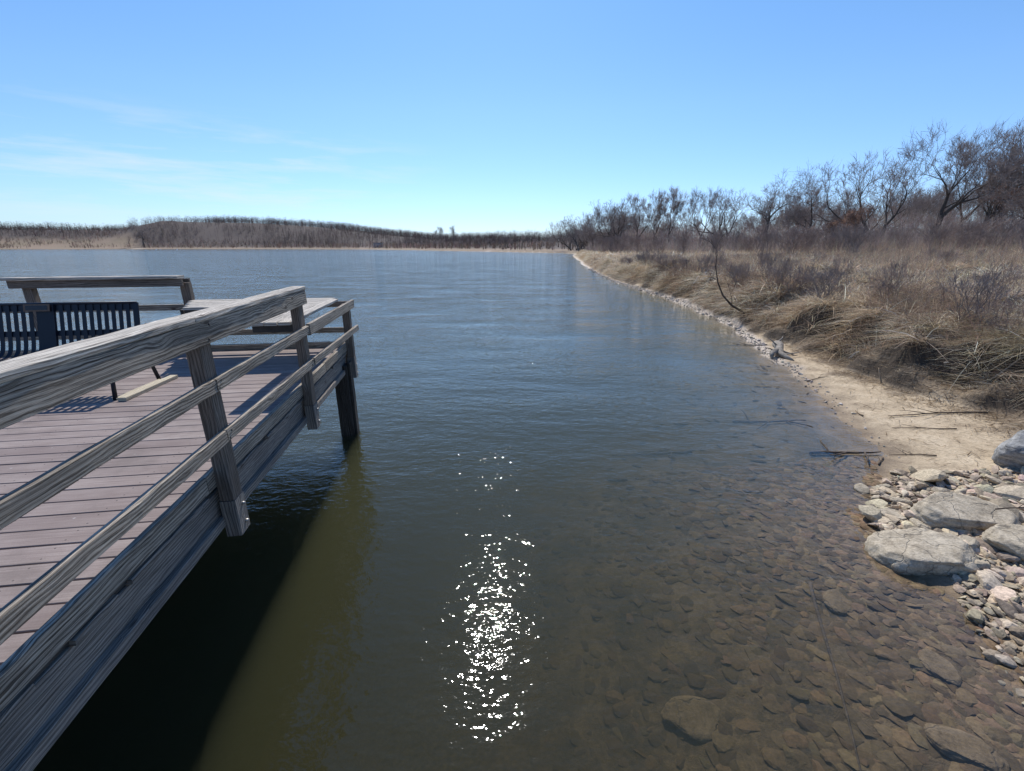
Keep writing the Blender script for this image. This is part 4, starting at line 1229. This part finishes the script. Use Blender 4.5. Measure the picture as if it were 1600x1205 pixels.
# ------------------------------------------------------------------ far shore
def far_wood(name, n, pos, Hr, nt, base, lab, wid=.16):
    """small bare trees: trunk plus many twig ribbons each, one mass"""
    c, Hs = pos(n)
    n = len(c); per = nt; idx = np.repeat(np.arange(n), per)
    m = n * per
    t = RNG.uniform(.15, .95, m); ang = RNG.uniform(0, 2 * PI, m); H = Hs[idx]
    rad = H * .26 * np.sin(np.clip(t, 0, 1) * PI * .9) ** .7 * RNG.uniform(0, 1, m) ** .5
    P = c[idx].copy(); P[:, 0] += np.cos(ang) * rad; P[:, 1] += np.sin(ang) * rad; P[:, 2] += t * H * .85
    D = np.stack([np.cos(ang) * .5, np.sin(ang) * .5, RNG.uniform(.4, 1.2, m)], 1) + RNG.normal(0, .2, (m, 3)); D /= np.linalg.norm(D, axis=1, keepdims=True)
    tc = np.array(base)[None] * RNG.uniform(.5, 1.5, (n, 1)) * (.7 + .6 * fbm(c[:, 0] * .015, c[:, 1] * .015, 59, 3))[:, None] * (1 + RNG.normal(0, .06, (n, 3)))
    cols = tc[idx] * RNG.uniform(.75, 1.25, (m, 1))
    p1 = blades(P, D, H * RNG.uniform(.10, .22, m), RNG.uniform(.6, 1.3, m) * wid, RNG.uniform(0, .4, m), np.clip(cols, .01, .8), 1)
    Dt = np.zeros((n, 3)); Dt[:, 2] = 1; Dt[:, :2] = RNG.normal(0, .04, (n, 2))
    p2 = blades(c, Dt, Hs * .9, np.full(n, wid * 2.2), np.zeros(n), tc * .7, 2)
    V_, F_, C_ = merge([p1, p2])
    o = np_mesh(name, V_, F_, M['twig'], C_); tag(o, lab, 'woods', kind='stuff'); return o
def pos_ridge(n):
    out = []
    while len(out) < n:
        x = RNG.uniform(-950, 140, 4000); y = RNG.uniform(250, 800, 4000)
        z, s = ground(x, y, False)
        px = 800 + x / (y * math.cos(TH)) * F_PX
        lim = np.interp(px, [0, 215, 235, 620, 900], [85, 85, 24, 24, 30])
        ok = (s > lim) & (RNG.uniform(size=x.shape) < .25 + 1.3 * smooth01(fbm(x * .03, y * .03, 83, 3), .35, .6)) & (s < 270) & ((x < 0) | (y > 300))
        out += list(np.stack([x[ok], y[ok], z[ok]], 1))
    c = np.array(out[:n])
    return c, RNG.uniform(5, 11.5, n) * (.75 + .55 * fbm(c[:, 0] * .02, c[:, 1] * .02, 57, 2))
far_wood('far_woods', 16000, pos_ridge, None, 24, (.13, .105, .097), 'grey brown leafless woods covering the low ridge across the lake')
def pos_scrub(n):
    out = []
    while len(out) < n:
        x = RNG.uniform(-900, 60, 4000); y = RNG.uniform(200, 740, 4000)
        z, s = ground(x, y, False); d = fbm(x * .03, y * .03, 15, 3)
        pxx = 800 + x / (y * math.cos(TH)) * F_PX
        ok = (s > 8) & (d > .36) & ((s < 60) | ((pxx < 225) & (s < 200)))
        out += list(np.stack([x[ok], y[ok], z[ok]], 1))
    return np.array(out[:n]), RNG.uniform(1.5, 5.5, n)
far_wood('far_scrub', 6500, pos_scrub, None, 22, (.25, .185, .15), 'low pinkish brown scrub on the grassy far shore', .28)
rnd = random.Random(31)
# row of separate thin trees on the causeway in the centre
for i in range(26):
    px = 640 + i * 10.2 + rnd.uniform(-4, 4); Y = np.interp(px, [600, 700, 900], [430, 330, 215]) + rnd.uniform(8, 30)
    place_tree(rnd.choice((2, 3)), xat(px, Y), Y, rnd.uniform(5, 8), rnd.uniform(0, 6), 'small thin tree in the row along the far causeway', 'small trees along the far causeway')
for (px, Y, top_, pi, lab) in ((686, 400, 352, 2, 'lone taller bare tree on the far shore, left one of the two'), (712, 400, 351, 3, 'lone taller bare tree on the far shore, right one of the two'),
                               (226, 520, 337, 1, 'bare tree standing out at the left end of the ridge woods')):
    x = xat(px, Y); place_tree(pi, x, Y, hgt(top_, Y) - gz(x, Y), 1.0, lab)
# distant tree line beyond everything
def pos_dist(n):
    x = RNG.uniform(-1500, 900, n); y = RNG.uniform(880, 1000, n); z, s = ground(x, y, False)
    return np.stack([x, y, np.zeros(n) + 4], 1), RNG.uniform(14, 20, n)
far_wood('distant_woods', 1500, pos_dist, None, 30, (.13, .12, .13), 'hazy line of woods on the horizon', .6)
# hut
hx, hy = xat(591, 560), 505
hut = empty('lakeside_hut', (xat(591, 470), 470, gz(xat(591, 470), 470))); tag(hut, 'small grey flat roofed hut on the far shore', 'hut')
mb = MB(); box(mb, -4.2, 4.2, -2, 2, -.5, 4.0); mb.build('wall', simple_mat('grey_block_wall', (.30, .30, .31), nscale=2), hut)
mb = MB(); box(mb, -4.7, 4.7, -2.5, 2.5, 4.0, 4.5); mb.build('roof', simple_mat('hut_roof', (.18, .17, .17), nscale=2), hut)
mb = MB(); box(mb, -.6, .6, -2.06, -2.003, -.4, 1.9); mb.build('door', simple_mat('hut_door', (.1, .1, .11), nscale=2), hut)
# swans
swm = simple_mat('white_feathers', (.8, .8, .78), nscale=4, var=.05)
for (px, py, lab) in ((243, 389.6, 'white swan on the water, farthest left of the birds'), (275, 389.6, 'white swan right beside the farthest left one'),
                      (432, 389.6, 'white swan apart from the pair, near the middle of the far shore')):
    Y = 395.0; t = empty('swan', (xat(px, Y), Y, 0), .5); t.scale = (1.5, 1.5, 1.5); tag(t, lab, 'swan')
    mb = MB(); tube(mb, [(-.55, 0, .2), (-.4, 0, .18), (-.15, 0, .16), (.15, 0, .15), (.35, 0, .14), (.45, 0, .15)], [.03, .14, .22, .22, .14, .05], 10)
    tube(mb, [(.35, 0, .15), (.50, 0, .30), (.48, 0, .52), (.44, 0, .70), (.50, 0, .78), (.58, 0, .74)], [.07, .05, .04, .04, .055, .03], 8)
    mb.build('body', swm, t)
    mb = MB(); tube(mb, [(.57, 0, .745), (.68, 0, .70)], [.022, .008], 6); mb.build('beak', simple_mat('orange_beak', (.6, .2, .03)), t)

# ------------------------------------------------------------------ world, sun, camera
SUN_EL, SUN_AZ = math.radians(48), math.radians(-3.4)     # azimuth measured from +Y towards +X
w = bpy.data.worlds.new('World'); bpy.context.scene.world = w; w.use_nodes = True
nt = w.node_tree; nt.nodes.clear(); n = N(nt)
sky = n('TexSky', sky_type='NISHITA', sun_disc=False, sun_elevation=SUN_EL, sun_rotation=SUN_AZ, air_density=1.0, dust_density=.25, ozone_density=2.5, altitude=200)
tc = n('TexCoord').outputs['Generated']
sp = n('SeparateXYZ', ins={0: tc})
az = n.math('ARCTAN2', sp.outputs[0], sp.outputs[1]); el = n.math('ARCSINE', sp.outputs[2])
cv = n('CombineXYZ', ins={0: az, 1: el, 2: 0.0}).outputs[0]
# wispy cirrus low at the left
mp = n('Mapping', ins={0: cv, 'Rotation': (0, 0, -.16), 'Scale': (3.2, 26, 1)}).outputs[0]
wp = n('TexNoise', ins={'Vector': mp, 'Scale': .9, 'Detail': 3.0}).outputs['Color']
cn = n('TexNoise', ins={'Vector': n.mix(.25, mp, wp, 'LINEAR_LIGHT'), 'Scale': 1.0, 'Detail': 7.0, 'Roughness': .62}).outputs[0]
ma = n.ramp(n.math('MULTIPLY', n.math('ADD', az, 1.4), .5), [(.14, .0), (.26, 1.0), (.50, 1.0), (.64, 0.0)])
me_ = n.ramp(n.math('MULTIPLY', el, 2.0), [(.06, 0.0), (.16, 1.0), (.33, 1.0), (.46, 0.0)])
cl = n.math('MULTIPLY', n.ramp(cn, [(.47, 0.0), (.70, 1.0)]), n.math('MULTIPLY', ma, me_))
tint = n.ramp(n.math('MULTIPLY', el, 1.0), [(0.0, (.50, .63, .90)), (.10, (.56, .71, .93)), (.25, (.59, .77, .92)), (.43, (.54, .78, .92)), (.62, (.36, .66, .97)), (1.0, (.40, .66, 1.0))])
skc = n.mix(1.0, n.mix(1.0, sky.outputs[0], tint, 'MULTIPLY'), (1.12, 1.10, 1.12), 'MULTIPLY')
col = n.mix(n.math('MULTIPLY', cl, .52), skc, (5.6, 6.0, 6.4))
bg = n('Background', ins={'Color': col, 'Strength': .15})
wo = nt.nodes.new('ShaderNodeOutputWorld'); n.link(bg.outputs[0], wo.inputs[0])

sl = bpy.data.lights.new('sun', 'SUN'); sl.energy = 5.0; sl.angle = math.radians(.53); sl.color = (1.0, .965, .91)
so = bpy.data.objects.new('sun', sl); link(so)
dirv = Vector((math.sin(SUN_AZ) * math.cos(SUN_EL), math.cos(SUN_AZ) * math.cos(SUN_EL), math.sin(SUN_EL)))
so.rotation_euler = dirv.to_track_quat('Z', 'Y').to_euler(); so.location = (0, 0, 30)

cam = bpy.data.cameras.new('camera'); co_ = bpy.data.objects.new('camera', cam); link(co_)
co_.location = (0, 0, 3.0); co_.rotation_euler = (math.radians(90 - 17.73), 0, 0)
cam.sensor_width = 36; cam.lens = 36 * F_PX / 1600; cam.clip_end = 6000; cam.clip_start = .05
sc_ = bpy.context.scene; sc_.camera = co_
sc_.view_settings.view_transform = 'Standard'; sc_.view_settings.look = 'None'; sc_.view_settings.exposure = 0
sc_.render.engine = 'CYCLES'
cy = sc_.cycles
cy.use_denoising = True
cy.transparent_max_bounces = 24; cy.volume_bounces = 1; cy.max_bounces = 8
cy.sample_clamp_indirect = 6.0
